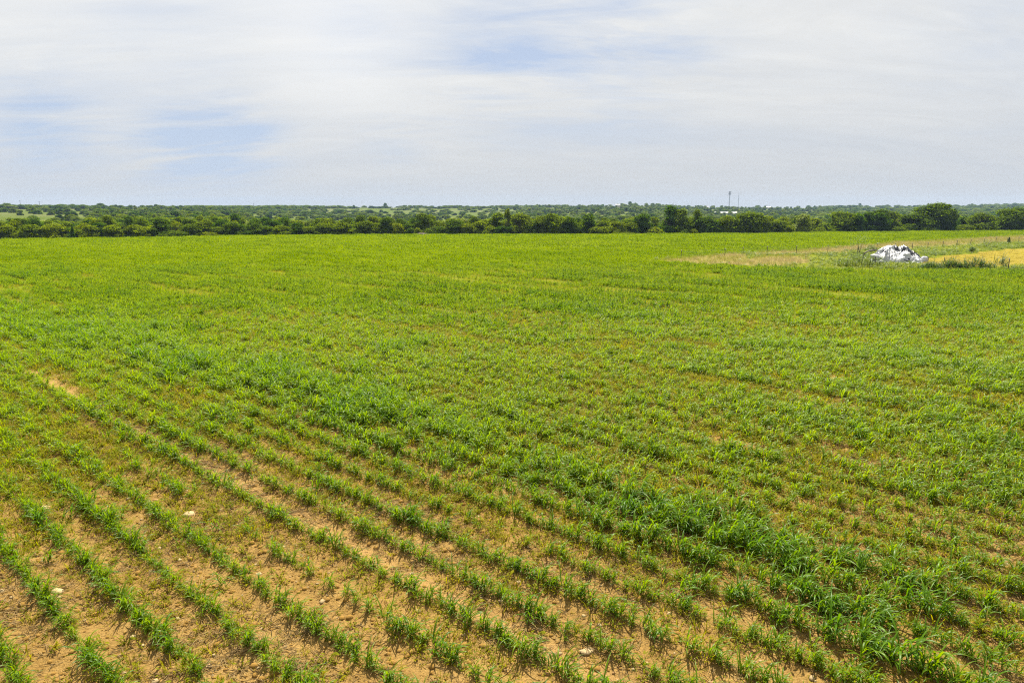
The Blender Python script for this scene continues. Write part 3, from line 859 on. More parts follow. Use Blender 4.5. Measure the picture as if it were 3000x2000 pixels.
shrub('shrub', 2517, 742, 62, 50, 920, 'airy dark green shrub with bare stems behind the left of the plastic heap', 1.0)
shrub('shrub', 2552, 741, 26, 22, 921, 'small dark shrub just right of the airy shrub behind the plastic heap', 1.0, 4)
shrub('shrub', 2886, 724, 62, 22, 922, 'low spreading dark shrub growing through the wire fence', .75)
shrub('shrub', 2955, 713, 12, 18, 923, 'small dark pointed shrub at a fence post near the right end', 1.3, 3, True)
shrub('shrub', 2847, 741, 18, 16, 924, 'small dark shrub at the far edge of the stubble', 1.0, 3)

# ---------------------------------------------------------------- wire fence and loose posts
FENCE = [(1995, 757, 14), (2123, 752, 15), (2176, 747, 15), (2247, 744, 15), (2333, 742, 15), (2425, 741, 17), (2512, 742, 19), (2568, 733, 20), (2622, 731, 21), (2672, 732, 22),
         (2718, 729, 22), (2762, 725, 21), (2803, 721, 20), (2843, 719, 19), (2882, 715, 19), (2917, 712, 17), (2951, 712, 17), (2984, 711, 17), (3022, 708, 17), (3062, 705, 17), (3105, 702, 17)]
fp = []
fence = None
for k, (sx, sy, h_) in enumerate(FENCE):
    p = at(sx, sy); p[2] = float(height(p[0], p[1])); fp.append(p)
c0 = fp[9]
fence = empty('wire_fence', tuple(c0))
tag(fence, 'long wire fence on thin dark steel posts crossing the dry grass strip', 'fence')
for k, p in enumerate(fp):
    q = p - c0; hgt = 1.35 + .08 * math.sin(k * 3.1); ln = .04 * math.sin(k * 7.3)
    mb = MB(); mb.tube([q + (0, 0, -.2), q + (ln, 0, hgt)], [.05, .045], 6); mb.box((q[0] + ln * .5 - .03, q[1] - .05, q[2] + hgt * .5), (.02, .03, hgt * .9))
    po = mb.build('post', M_STEEL, fence)
    mb = MB(); mb.tube([q + (ln * .95, 0, hgt - .16), q + (ln, 0, hgt + .012)], [.055, .052], 6); mb.build('post_tip', M_POSTTIP, po)
for hz in (.25, .5, .75, 1.0, 1.22):
    mb = MB()
    for a, b in zip(fp[:-1], fp[1:]):
        q0, q1 = a - c0, b - c0; md = (q0 + q1) / 2 - (0, 0, .015)
        mb.tube([q0 + (0, -.05, hz), md + (0, -.05, hz), q1 + (0, -.05, hz)], .006, 4)
    mb.build('wire', M_WIRE, fence)


def post(px, py, h_, lean, lb, tip=True):
    p = at(px, py); dep = p[1] * cP + H * sP; hm = h_ / F * dep; p[2] = float(height(p[0], p[1]))
    root = empty('fence_post', tuple(p)); mb = MB(); mb.tube([(0, 0, -.2), (lean * hm, 0, hm)], [.05, .042], 6); mb.box((lean * hm * .5, -.045, hm * .5), (.02, .02, hm * .9)); mb.build('post', M_STEEL, root)
    for z in (.3, .6, .85):
        mb = MB(); mb.tube([(lean * hm * z - .06, -.05, hm * z), (lean * hm * z + .06, -.055, hm * z + .01)], .012, 4); mb.build('wire_clip', M_WIRE, root)
    if tip:
        mb = MB(); mb.tube([(lean * hm * .9, 0, hm * .88), (lean * hm, 0, hm + .01)], [.055, .05], 6); mb.build('post_tip', M_POSTTIP, root)
    return tag(root, lb, 'post', 'loose posts near the plastic heap')


post(2563, 782, 30, -.02, 'thin dark post in leafy weeds at the left foot of the plastic heap', False)
post(2762, 780, 26, .12, 'leaning dark post among dark weeds at the left end of the stubble', False)
post(2954, 792, 36, -.05, 'dark post with pale tip in front of the stubble near the right edge')

# ---------------------------------------------------------------- heap of white silage plastic
hp = at(2628, 769)
dep = hp[1] * cP + H * sP; U = dep / F * (1 / 7.84)           # metres per pixel of the 7.84x enlargement
cx0, cy0 = 1420, 700
prof = [(770, 705), (860, 640), (930, 500), (985, 440), (1050, 395), (1200, 372), (1300, 375), (1440, 385), (1490, 338), (1545, 360), (1600, 405), (1700, 470), (1800, 535), (1880, 625), (1905, 705)]
pxs = np.array([(a - cx0) * U for a, _ in prof]); pzs = np.array([(cy0 - b) * U for _, b in prof])


def heap_z(x, y):
    top = np.interp(x, pxs, pzs)
    w = 2.6 * np.clip(1 - (np.abs(x + .1) / 4.2) ** 2.2, .05, 1) ** .6 * (.86 + .28 * fbm(x * .9, x * 0 + 3, 140))
    yy = (y + .35 * np.sin(x * 1.1)) / w
    c = np.clip(1 - np.abs(yy) ** 1.7, 0, 1) ** .85
    # cloth folds fan out from two high points
    def fan(px_, py_, kk, seed):
        dx_, dy_ = x - px_, (y - py_) * 1.1
        th = np.arctan2(dy_, dx_); rr_ = np.hypot(dx_, dy_)
        q = fbm(th * kk + 20 + .35 * rr_, rr_ * .45 + seed, seed, 2)
        return (1 - np.abs(q * 2 - 1)) ** 1.6, rr_
    f1, r1 = fan(.55, .3, 3.4, 143); f2, r2 = fan(-1.6, .5, 3.5, 144)
    wgt = sstep(-1.2, .4, x)
    rid = f1 * wgt + f2 * (1 - wgt) - .58
    big = fbm(x * .8 + 7, y * .9, 146, 2) - .5
    small = fbm(x * 2.6 + y, y * 2.2 - x * .6, 145, 2) - .5
    z = top * .95 * c + (rid * .55 + big * .46 + small * .10) * sstep(0, .3, c) * np.clip(top, .3, 1.3)
    return np.maximum(z, -.05)


hp = hp * (1 + 2.0 / hp[1])
root = empty('plastic_heap', (hp[0], hp[1], float(height(hp[0], hp[1]))))
tag(root, 'heap of crumpled white plastic sheeting with black folds at the right', 'plastic heap')
nx, ny = 150, 90
xs, ys = np.linspace(pxs[0] - .1, pxs[-1] + .1, nx), np.linspace(-3.2, 3.0, ny)
XX, YY = np.meshgrid(xs, ys); ZZ = heap_z(XX, YY)
XX = XX + (fbm(XX * 2.4, ZZ * 2.4, 151) - .5) * .25; YY = YY + (fbm(XX * 2.0, ZZ * 3.0 + YY, 152) - .5) * .4
Vv = np.stack([XX.ravel(), YY.ravel(), ZZ.ravel()], 1)
Fc = [(j * nx + i, j * nx + i + 1, (j + 1) * nx + i + 1, (j + 1) * nx + i) for j in range(ny - 1) for i in range(nx - 1)
      if max(ZZ[j, i], ZZ[j, i + 1], ZZ[j + 1, i + 1], ZZ[j + 1, i]) > .03]
obj('white_sheet', mesh_from('white_sheet', Vv, Fc, [M_SHEET]), root)


def sheet_strip(line, widths, seed, lift=.07):
    """a black fold lying on the heap: line in enlargement pixels (x, y) -> found on the front slope"""
    P_ = []
    for a, b in line:
        X0 = (a - cx0) * U; zt = (cy0 - b) * U
        yy = np.linspace(-3.0, .4, 240); zz = heap_z(np.full(240, X0), yy)
        hit = np.argmax(zz > zt - .02) if (zz > zt - .02).any() else int(np.argmax(zz))
        P_.append((X0, yy[hit]))
    P_ = np.array(P_); t = np.linspace(0, len(P_) - 1, 26); px_ = np.interp(t, range(len(P_)), P_[:, 0]); py_ = np.interp(t, range(len(P_)), P_[:, 1]); ww = np.interp(t, range(len(widths)), widths)
    V, Fc = [], []; m_ = 8
    for i_ in range(26):
        d = np.array([px_[min(i_ + 1, 25)] - px_[max(i_ - 1, 0)], py_[min(i_ + 1, 25)] - py_[max(i_ - 1, 0)]]); d /= np.linalg.norm(d) + 1e-9; nrm = np.array([-d[1], d[0]])
        for k in range(m_ + 1):
            s = (k / m_ - .5) * ww[i_] * (1 + .25 * math.sin(i_ * 1.9 + k)); x_, y_ = px_[i_] + nrm[0] * s, py_[i_] + nrm[1] * s
            V.append((x_, y_, float(heap_z(np.array([x_]), np.array([y_]))[0]) + lift * (1 - (2 * k / m_ - 1) ** 4 * 1.3) + .03 * math.sin(i_ * 1.3 + k * 2.1)))
    for i_ in range(25):
        for k in range(m_):
            a = i_ * (m_ + 1) + k; Fc.append((a, a + 1, a + m_ + 2, a + m_ + 1))
    return mesh_from('black_fold', V, Fc, [M_BLACK])


FOLDS = [([(1470, 372), (1540, 400), (1600, 470), (1655, 515)], [.7, .95, .8, .5], .14), ([(1660, 510), (1720, 500), (1770, 560), (1870, 620)], [.5, .9, .7, .25], .14), ([(1300, 385), (1370, 380), (1430, 392)], [.3, .5, .3], .12),
         ([(1360, 648), (1420, 655), (1490, 668)], [.05, .12, .06], .07), ([(1445, 605), (1470, 620), (1490, 640)], [.05, .14, .05], .08), ([(1235, 470), (1255, 490), (1280, 510)], [.08, .2, .06], .09),
         ([(1180, 530), (1160, 550), (1145, 565)], [.06, .14, .05], .09), ([(1045, 400), (1036, 460), (1028, 520), (1015, 570)], [.1, .12, .1, .22], .1), ([(1090, 560), (1105, 580)], [.2, .2], .1)]
for k, (ln, wd, lf) in enumerate(FOLDS):
    obj('black_fold', sheet_strip(ln, wd, k, lf), root)
# loose bundled end of plastic at the right foot and a torn tail at the left
me = lump('rolled_end', 160, M_SHEET, .46, .44, .50, 20, .35); o = obj('rolled_end', me, root); o.location = ((1940 - cx0) * U, -1.2, .38)
me = lump('rolled_black_edge', 161, M_BLACK, .36, .34, .50, 18, .35); o = obj('rolled_black_edge', me, root); o.location = ((2000 - cx0) * U, -.95, .36)
me = lump('torn_tail', 162, M_SHEET, .75, .6, .5, 18, .45); o = obj('torn_tail', me, root); o.location = ((850 - cx0) * U, -.6, .62); o.rotation_euler = (0, .3, .2)
# bent pipe
mb = MB(); pl = []
for a, b in [(620, 600), (660, 520), (720, 475), (800, 450), (880, 438), (960, 440), (1040, 462)]:
    pl.append(((a - cx0) * U, .3 + (a - 620) / 400 * .5, (cy0 - b) * U))
pl = [np.array(q) for q in pl]; pl[0][2] = 0
mb.tube([pl[0] + (-.08, 0, -.15)] + pl, .095, 10)
o = mb.build('bent_pipe', M_PIPE, None, True); o.location = root.location
tag(o, 'weathered brown pipe arching out of the weeds onto the plastic heap', 'pipe')

# ---------------------------------------------------------------- trees
def crown_mesh(name, seed, lobes, nleaf, ls, m, clip=0.0):
    """leaf sprays on and inside a cluster of lobes; unit: crown about 1 high and 1 wide"""
    r = np.random.default_rng(seed); V = []; Fc = []
    vol = np.array([l[3] ** 2 for l in lobes]); vol = vol / vol.sum()
    pick = r.choice(len(lobes), nleaf, p=vol)
    for q in pick:
        lx, ly, lz, lr = lobes[q][:4]; fl = lobes[q][4] if len(lobes[q]) > 4 else .85
        d = r.normal(0, 1, 3); d /= np.linalg.norm(d)
        rad = lr * (1 - .55 * r.random() ** 2.2) * (1 + .18 * r.normal())
        c = np.array([lx, ly, lz]) + d * rad * [1, 1, fl]
        if c[2] < clip: c[2] = clip + r.random() * .05
        nrm = d * 1.0 + r.normal(0, .40, 3) + [0, 0, .25]; nrm /= np.linalg.norm(nrm)
        a = np.cross(nrm, r.normal(0, 1, 3)); a /= np.linalg.norm(a); b = np.cross(nrm, a)
        s = ls * r.uniform(.55, 1.35); n0 = len(V)
        V += [c - a * s, c + b * s * .55 - nrm * s * .18, c + a * s, c - b * s * .55 - nrm * s * .18]
        Fc.append((n0, n0 + 1, n0 + 2, n0 + 3))
    return mesh_from(name, V, Fc, [m], False)


def rand_lobes(seed, n, kind):
    r = random.Random(seed); L = []
    for k in range(n):
        a = r.uniform(0, 6.283)
        if kind == 'round': z = r.uniform(.18, .80); q = .30 * math.sqrt(r.random()) * (1.25 - abs(z - .45)); rr = r.uniform(.15, .24)
        elif kind == 'tall': z = r.uniform(.15, .86); q = .25 * math.sqrt(r.random()) * (1.3 - z); rr = r.uniform(.12, .20)
        elif kind == 'broad': z = r.uniform(.38, .80); q = .46 * math.sqrt(r.random()) * (1.25 - .75 * z); rr = r.uniform(.11, .18)
        elif kind == 'shrub': z = r.uniform(.15, .62); q = .42 * math.sqrt(r.random()) * (1.15 - z); rr = r.uniform(.16, .26)
        L.append((q * math.cos(a), q * math.sin(a), z, rr))
    if kind in ('round', 'tall', 'shrub'):
        for k in range(5):
            a = k * 1.256 + r.random(); L.append((.30 * math.cos(a), .30 * math.sin(a), .16, .17))
    return L


KINDS = {
    'round': [crown_mesh('crown_round', 1000 + k, rand_lobes(1000 + k, 11, 'round'), 3600, .042, M_TREE, .02) for k in range(5)],
    'tall': [crown_mesh('crown_tall', 1020 + k, rand_lobes(1020 + k, 13, 'tall'), 3800, .037, M_TREE, .02) for k in range(3)],
    'broad': [crown_mesh('crown_broad', 1040, [(.14, 0, .84, .15), (.31, .05, .84, .10), (.0, 0, .78, .16), (-.14, .05, .70, .15), (-.28, -.04, .52, .11), (-.38, 0, .40, .10), (-.44, .03, .32, .12), (-.38, -.08, .20, .12), (.36, 0, .66, .14), (.40, -.05, .50, .13), (.38, .03, .34, .12), (.10, -.12, .62, .17), (.0, .05, .45, .17), (.22, -.1, .42, .15), (-.15, -.12, .38, .15), (-.22, .0, .22, .13), (.05, -.05, .22, .12), (.30, .0, .16, .10)], 7000, .027, M_TREE, .03)],
    'shrub': [crown_mesh('crown_shrub', 1060 + k, rand_lobes(1060 + k, 8, 'shrub'), 2400, .055, M_TREE, .01) for k in range(3)],
    'pale': [crown_mesh('crown_pale', 1080 + k, rand_lobes(1080 + k, 10, 'round'), 3000, .045, M_PALE, .02) for k in range(2)],
    'cone': [crown_mesh('crown_cone', 1100, [(0, 0, .1 + .11 * k, .36 - .036 * k, 1.1) for k in range(9)], 1300, .07, M_TREE, .02)],
    'lone': [crown_mesh('crown_lone', 1110, [(0, 0, .82, .20), (.14, 0, .72, .15), (-.13, .05, .75, .15), (.05, -.05, .6, .12)], 900, .055, M_TREE, .3)],
}
rt = random.Random(55)


def trunk_mesh(seed, top=.62):
    r = random.Random(seed); mb = MB()
    mb.tube([(0, 0, -.05), (.01, 0, .12), (.02, .01, .32), (.0, .01, top)], [.035, .027, .02, .008], 7)
    for k in range(4):
        a = k * 1.57 + r.random(); z = .14 + .07 * k
        mb.tube([(.01, 0, z), (.12 * math.cos(a), .12 * math.sin(a), z + .14), (.26 * math.cos(a), .26 * math.sin(a), z + .30)], [.018, .013, .006], 5)
    return mb.mesh('trunk', M_BARK, True)


TRUNKS = [trunk_mesh(k) for k in range(3)]


def tree(kind, x, y, hgt, wid, tint, lb, group, name='tree'):
    root = empty(name, (x, y, float(height(x, y)) - .05), 0.0 if kind == 'broad' else rt.uniform(0, 6.28))
    k = rt.randrange(len(KINDS[kind]))
    c = obj('crown', KINDS[kind][k], root); c.scale = (wid, wid, hgt); c['tint'] = tint
    t = obj('trunk', TRUNKS[k % 3], root); t.scale = (min(wid, hgt), min(wid, hgt), hgt)
    root['label'] = lb; root['category'] = 'shrub' if kind == 'shrub' else 'tree'; root['group'] = group
    return root


def s2(c): return c / 3.136


# front rank of the treeline: photo column, top row, width in photo pixels, kind, tint (1 dark), rank behind the edge in metres
FR = []
for cx, ty, w, kd, tn in [(-120, 300, 160, 'round', .7), (-20, 320, 130, 'round', .6), (90, 308, 150, 'round', .25), (250, 290, 180, 'round', .55), (395, 330, 110, 'round', .85), (500, 300, 190, 'round', .35),
                          (625, 335, 110, 'round', .8), (674, 315, 46, 'cone', 1.2), (720, 345, 90, 'round', .8), (815, 300, 170, 'round', .4), (925, 282, 130, 'tall', .95), (1055, 300, 160, 'round', .35),
                          (1180, 345, 110, 'round', .8), (1290, 298, 180, 'round', .45), (1390, 330, 110, 'round', .75), (1485, 250, 220, 'tall', .95), (1590, 335, 220, 'shrub', .55), (1760, 300, 160, 'round', .75),
                          (1890, 255, 170, 'tall', .6), (1930, 355, 110, 'shrub', .3), (2030, 325, 150, 'round', .75), (2150, 270, 160, 'round', .55), (2235, 300, 150, 'round', .8), (2330, 285, 120, 'round', .9)]:
    FR.append((s2(cx), 560 + s2(ty), s2(w), kd, tn))
for cx, ty, w, kd, tn in [(90, 320, 160, 'round', .9), (240, 308, 150, 'round', .3), (355, 285, 130, 'round', .8), (480, 325, 130, 'round', .7), (600, 285, 180, 'round', .5), (710, 310, 110, 'round', .7),
                          (790, 288, 170, 'round', .55), (880, 330, 100, 'shrub', .4), (960, 262, 190, 'round', .5), (1080, 290, 130, 'round', .75), (1200, 240, 170, 'tall', 1.0), (1310, 288, 130, 'round', .3),
                          (1430, 290, 130, 'round', .9), (1490, 308, 70, 'shrub', .15), (1565, 205, 180, 'tall', .6), (1650, 320, 160, 'round', .65), (1815, 262, 170, 'round', .75), (1925, 290, 130, 'round', .4), (1825, 365, 120, 'pale', .3),
                          (2080, 262, 190, 'round', .5), (2190, 200, 160, 'tall', .55), (2270, 310, 160, 'round', .85), (2312, 168, 80, 'lone', .35)]:
    FR.append((750 + s2(cx), 560 + s2(ty), s2(w), kd, tn))
for cx, ty, w, kd, tn in [(70, 265, 180, 'round', .6), (180, 320, 140, 'round', .85), (280, 290, 150, 'round', .55), (400, 250, 180, 'round', .5), (400, 390, 90, 'shrub', .2), (500, 285, 130, 'round', .8), (600, 335, 170, 'round', .75), (705, 262, 160, 'tall', .9),
                          (800, 345, 150, 'shrub', .45), (860, 330, 140, 'round', .6), (960, 330, 170, 'round', .55), (1030, 425, 130, 'shrub', .1), (1090, 350, 120, 'round', .7), (1190, 258, 160, 'tall', .85), (1305, 365, 120, 'shrub', .15),
                          (1440, 198, 170, 'tall', .95), (1560, 215, 150, 'tall', .6), (1560, 330, 170, 'round', .85), (1690, 218, 120, 'tall', .65), (1665, 390, 60, 'shrub', .1), (1800, 285, 220, 'round', .9), (1965, 290, 150, 'round', .55), (2180, 248, 250, 'round', .8), (2310, 345, 130, 'round', .75)]:
    FR.append((1500 + s2(cx), 540 + s2(ty), s2(w), kd, tn))
for cx, ty, w, kd, tn in [(1130, 310, 140, 'round', .5), (1260, 350, 180, 'round', .7), (1375, 375, 90, 'shrub', .35), (1500, 290, 170, 'pale', .2), (1680, 400, 110, 'shrub', .35), (1840, 262, 260, 'round', .85), (2010, 280, 160, 'round', .75), (2150, 262, 200, 'tall', .95), (2260, 262, 170, 'round', .8)]:
    FR.append((1900 + cx / 3.36, 540 + cy_ / 3.36 if False else 540 + ty / 3.36, w / 3.36, kd, tn))
for cx, ty, w, kd, tn in [(640, 290, 240, 'tall', .95), (810, 310, 160, 'round', .6), (870, 412, 220, 'shrub', .85), (1080, 330, 280, 'round', .75), (1262, 208, 545, 'broad', .6), (1450, 340, 190, 'round', .8), (1680, 430, 160, 'shrub', .6), (1830, 310, 240, 'round', .75),
                          (2080, 272, 280, 'round', .8), (2300, 255, 240, 'round', .8), (2480, 265, 240, 'round', .7), (2680, 280, 240, 'round', .8)]:
    FR.append((2400 + cx / 3.92, 540 + ty / 3.92, w / 3.92, kd, tn))
FR.sort(key=lambda q: q[0])
LOOK = {'round': ('rounded', 'tree'), 'tall': ('tall upright', 'tree'), 'broad': ('very broad spreading', 'tree'), 'shrub': ('low bushy', 'shrub'), 'pale': ('pale loose', 'tree'), 'cone': ('narrow cone shaped', 'tree'), 'lone': ('slim high topped', 'tree')}
SHADE = lambda t: 'bright green' if t < .4 else 'mid green' if t < .7 else 'dark green'
MARKS = [(215, 'the narrow cone shaped tree'), (510, 'the low rounded hump'), (826, 'the twin crowns'), (1236, 'the grey brush pile'), (1487, 'the slim high topped tree'),
         (1725, 'the dark upright tree'), (1965, 'the tall double tree'), (2122, 'the tallest radio tower'), (2346, 'the pale loose tree'), (2732, 'the very broad spreading tree'), (0, 'the left picture edge'), (3000, 'the right picture edge')]
ORD = ['first', 'second', 'third', 'fourth', 'fifth', 'sixth', 'seventh', 'eighth', 'ninth', 'tenth', 'eleventh', 'twelfth']


def locate(xs):
    out = {}
    for i_, x in enumerate(xs):
        mx_, mn = min(MARKS, key=lambda m_: abs(m_[0] - x)); out.setdefault((mx_, mn, x < mx_), []).append(i_)
    res = [None] * len(xs)
    for (mx_, mn, lf), ids in out.items():
        ids.sort(key=lambda i_: abs(xs[i_] - mx_))
        for k, i_ in enumerate(ids):
            res[i_] = '%s %s of %s' % (ORD[min(k, 11)], 'left' if lf else 'right', mn)
    return res


loc = locate([q[0] for q in FR])
for (sx, ty, w, kd, tn), lc in zip(FR, loc):
    by = np.interp(sx, [a for a, _ in EDGE], [b for _, b in EDGE])
    back = {'shrub': .8, 'cone': 1.5, 'pale': 2.5}.get(kd, rt.uniform(2.5, 5.0))
    if kd in ('tall', 'lone'): back += 2.0
    p = at(sx, by); k = 1 + back / np.hypot(p[0], p[1]); p = p * k; dep = p[1] * cP + H * sP
    d = ray(sx, ty); zt = H + d[2] * p[1] / d[1]
    zg = float(height(p[0], p[1])); hgt = zt - zg; wid = w / F * dep * (1.06 if kd == 'broad' else 1.7 if kd == 'tall' else 1.4)
    adj, nm = LOOK[kd]
    lb = {'cone': 'narrow cone shaped dark evergreen among rounded trees at the left of the treeline',
          'broad': 'largest tree, very broad spreading crown above the treeline behind the plastic heap',
          'lone': 'slim tree whose bright crown stands above the middle of the treeline'}.get(kd) or '%s %s %s, front rank, %s' % (adj, SHADE(tn), nm, lc)
    tree(kd, p[0], p[1], hgt / .97, wid, tn, lb, 'front rank of the treeline', {'shrub': 'shrub', 'cone': 'cone_tree'}.get(kd, 'tree'))
# second rank
SR = []
x = -160
while x < 3150:
    SR.append((x, rt.uniform(30, 52), rt.choice(['round', 'round', 'tall', 'round', 'pale' if rt.random() < .3 else 'round']), rt.uniform(.2, .95))); x += rt.uniform(34, 58)
loc = locate([q[0] for q in SR])
TOP2 = [(-200, 640), (0, 640), (250, 640), (300, 630), (430, 628), (560, 634), (700, 640), (900, 634), (1060, 626), (1200, 628), (1400, 630), (1560, 634), (1700, 636), (1800, 632), (1920, 630), (2050, 628), (2200, 628), (2330, 626), (2500, 622), (2650, 626), (2790, 624), (2900, 620), (3100, 615)]
for (sx, w, kd, tn), lc in zip(SR, loc):
    by = np.interp(sx, [a for a, _ in EDGE], [b for _, b in EDGE]); p = at(sx, by); k = 1 + rt.uniform(9, 26) / np.hypot(p[0], p[1]); p = p * k; dep = p[1] * cP + H * sP
    ty = np.interp(sx, *zip(*TOP2)) + rt.uniform(-2, 9); d = ray(sx, ty); zt = H + d[2] * p[1] / d[1]
    hgt = max(3.0, zt - float(height(p[0], p[1])))
    tree(kd, p[0], p[1], hgt, w / F * dep * 1.5, tn, '%s %s tree, second rank, %s' % (LOOK[kd][0], SHADE(tn), lc), 'second rank of the treeline')

# the wood in the valley, the far trees on the slopes -----------------------------
fx, fy, fh, fw, fi, ft = [], [], [], [], [], []
farm = KINDS['round'][:4] + KINDS['pale'][:1] + KINDS['tall'][:1]
for sx0, sx1, d0, d1, dens, hh in [(-300, 3300, 25, 120, 420, (4, 6.8)), (250, 3300, 110, 260, 420, (4, 7)), (-300, 260, 110, 150, 60, (3.5, 6))]:
    for _ in range(dens):
        sx = rt.uniform(sx0, sx1); by = np.interp(sx, [a for a, _ in EDGE], [b for _, b in EDGE]); p = at(sx, by); k = 1 + rt.uniform(d0, d1) / np.hypot(p[0], p[1])
        fx.append(p[0] * k); fy.append(p[1] * k); fh.append(rt.uniform(*hh)); fw.append(rt.uniform(5, 9)); fi.append(rt.choice([0, 1, 2, 3, 3, 4, 5])); ft.append(rt.uniform(.2, 1.0))


def band_trees(n_, sx0, sx1, f0, f1, hh, ww, thr=None, seed=0, pale=.1):
    """n_ trees on the slope between the fractions f0..f1 of the way from the valley to the ridge"""
    c = 0
    while c < n_:
        sx = rt.uniform(sx0, sx1); f = rt.uniform(f0, f1); ang = math.atan2(*px_dir(sx, 1.0)); D = np.interp(ang, R_ANG, R_D); e = np.interp(ang, E_ANG, E_DST) + 130
        d = e + (D - e) * f; x_, y_ = d * math.sin(ang), d * math.cos(ang)
        if thr and float(fbm(np.array([x_ / 60]), np.array([y_ / 60]), seed)[0]) < thr:
            if rt.random() < .92: continue
        fx.append(x_); fy.append(y_); fh.append(rt.uniform(*hh)); fw.append(rt.uniform(*ww)); fi.append(4 if rt.random() < pale else rt.choice([0, 1, 2, 3])); ft.append(rt.uniform(.45, 1.1)); c += 1


band_trees(330, 300, 1500, .05, .46, (4, 6), (5, 10), .45, 201)
band_trees(420, 700, 1500, .42, .93, (2.2, 4.6), (6, 13), .50, 202)
band_trees(560, 560, 1760, .93, 1.03, (3, 5.5), (10, 18), .44, 203)
band_trees(220, -250, 620, .93, 1.03, (3, 5.5), (9, 16), .50, 204)
band_trees(90, -250, 300, .15, .85, (2.5, 5.5), (4, 8), .52, 205)
band_trees(260, 300, 700, .4, .95, (3, 6), (5, 9), .48, 206)
band_trees(620, 1500, 2060, .15, 1.02, (4.5, 7.5), (6, 11), .36, 207, .3)
band_trees(380, 2060, 2420, .12, 1.02, (4, 7), (6, 11), .42, 208)
band_trees(1000, 2380, 3300, .12, 1.03, (5, 8), (10, 18), .30, 209)
X, Y = np.array(fx), np.array(fy); n = len(X); rz = np.array([rt.uniform(0, 6.28) for _ in range(n)])
scatter('woodland', farm, np.stack([X, Y, height(X, Y) - .1], 1), np.stack([0 * rz, 0 * rz, rz], 1), np.stack([fw, fw, fh], 1), np.array(fi), np.array(ft),
        'far woods filling the valley and the slopes up to the skyline', 'woodland')

# far trees one can tell apart on the skyline and on the meadows
FARS = [(48, .97, 12, 7, 'dark tree clump at the left end of the skyline'), (238, 1.0, 9, 6, 'dark rounded tree on the skyline right of the beige house'), (322, 1.0, 11, 7, 'rounded skyline tree at the top of the left hill'),
        (483, 1.0, 8, 6.5, 'skyline tree standing over the low white shed'), (645, 1.0, 8, 5, 'first lone skyline tree right of the white roofed barn'), (830, 1.0, 7, 6, 'dark skyline tree left of the open tan field'),
        (1048, .98, 7, 6, 'small round tree among skyline woods over the open field'), (1139, 1.0, 9, 10, 'highest dark tree over the centre left skyline'), (1840, 1.0, 11, 9, 'flat topped tree crowning the highest hill'),
        (1210, .55, 7, 4, 'dark shrub at the right end of the green meadow'), (1008, .6, 16, 6, 'big dark tree clump in the middle of the open meadow'), (1090, .62, 14, 6, 'second dark tree clump of the open meadow, right of the biggest'),
        (1027, .4, 6, 3, 'small dark bush low on the open meadow'), (138, .55, 8, 4, 'dark bush in the bright green meadow at the left'), (175, .5, 7, 4, 'dark bush below the beige house in the left meadow'), (230, .6, 9, 5, 'rounded tree at the right end of the left meadow'),
        (2030, .99, 5, 6, 'lone skyline tree left of the tallest radio tower'), (2350, .9, 13, 9, 'rounded pale tree rising over the right skyline'), (2497, 1.0, 10, 12, 'dark blue tree standing above the far right ridge'), (2205, .97, 16, 7, 'dark tree row on the skyline right of the radio towers')]
for sx, f, w, h_, lb in FARS:
    ang = math.atan2(*px_dir(sx, 1.0)); D = np.interp(ang, R_ANG, R_D); e = np.interp(ang, E_ANG, E_DST) + 130; d = e + (D - e) * f
    tree('round' if w > 5 else 'tall', d * math.sin(ang), d * math.cos(ang), h_, w, .9, lb, 'single trees far off')

# grey brush pile at the field edge
p = at(1236, 688.2); root = empty('brush_pile', (p[0], p[1] + .5, float(height(p[0], p[1])))); r = random.Random(5)
mb = MB()
for k in range(70):
    a = r.gauss(0, .35); L = r.uniform(.8, 1.9); q = r.uniform(-1.5, 1.5); c = np.array([q, r.gauss(0, .4), .1 + r.random() * .5 * (1 - abs(q) / 2)])
    d = np.array([math.cos(a), math.sin(a), r.gauss(0, .18)]) * L / 2; mb.tube([c - d, c + (0, 0, .05), c + d], [.06, .05, .02], 5)
mb.build('branches', M_DEAD, root)
mb = MB(); mb.tube([(-1.2, -.3, .16), (.9, -.45, .2)], [.16, .13], 8); mb.build('log', M_DEAD, root)
tag(root, 'grey pile of dead branches at the foot of the treeline', 'brush pile')
# bare dead tree beside the big tree
p = at(2628, 677); p = p * 1.03; root = empty('dead_tree', (p[0], p[1], 0)); mb = MB(); r = random.Random(8)
mb.tube([(0, 0, -.2), (.05, 0, 3), (0, .1, 6)], [.16, .12, .07], 7); mb.build('trunk', M_DEAD, root)
for k in range(9):
    a = r.uniform(0, 6.283); z = r.uniform(2.5, 5.8); mb = MB(); L = r.uniform(.9, 1.8)
    e = np.array([math.cos(a) * L * .6, math.sin(a) * L * .6, L]); mb.tube([(0, .05, z), e * .5 + (0, 0, z), e + (0, 0, z)], [.05, .035, .015], 5); mb.build('limb', M_DEAD, root)
tag(root, 'bare grey dead tree just left of the largest tree', 'tree')

# ---------------------------------------------------------------- far buildings, towers, poles
def slope_pt(sx, f):
    ang = math.atan2(*px_dir(sx, 1.0)); D = np.interp(ang, R_ANG, R_D); e = np.interp(ang, E_ANG, E_DST) + 130; d = e + (D - e) * f
    x_, y_ = d * math.sin(ang), d * math.cos(ang); return x_, y_, float(height(x_, y_)), -ang, d


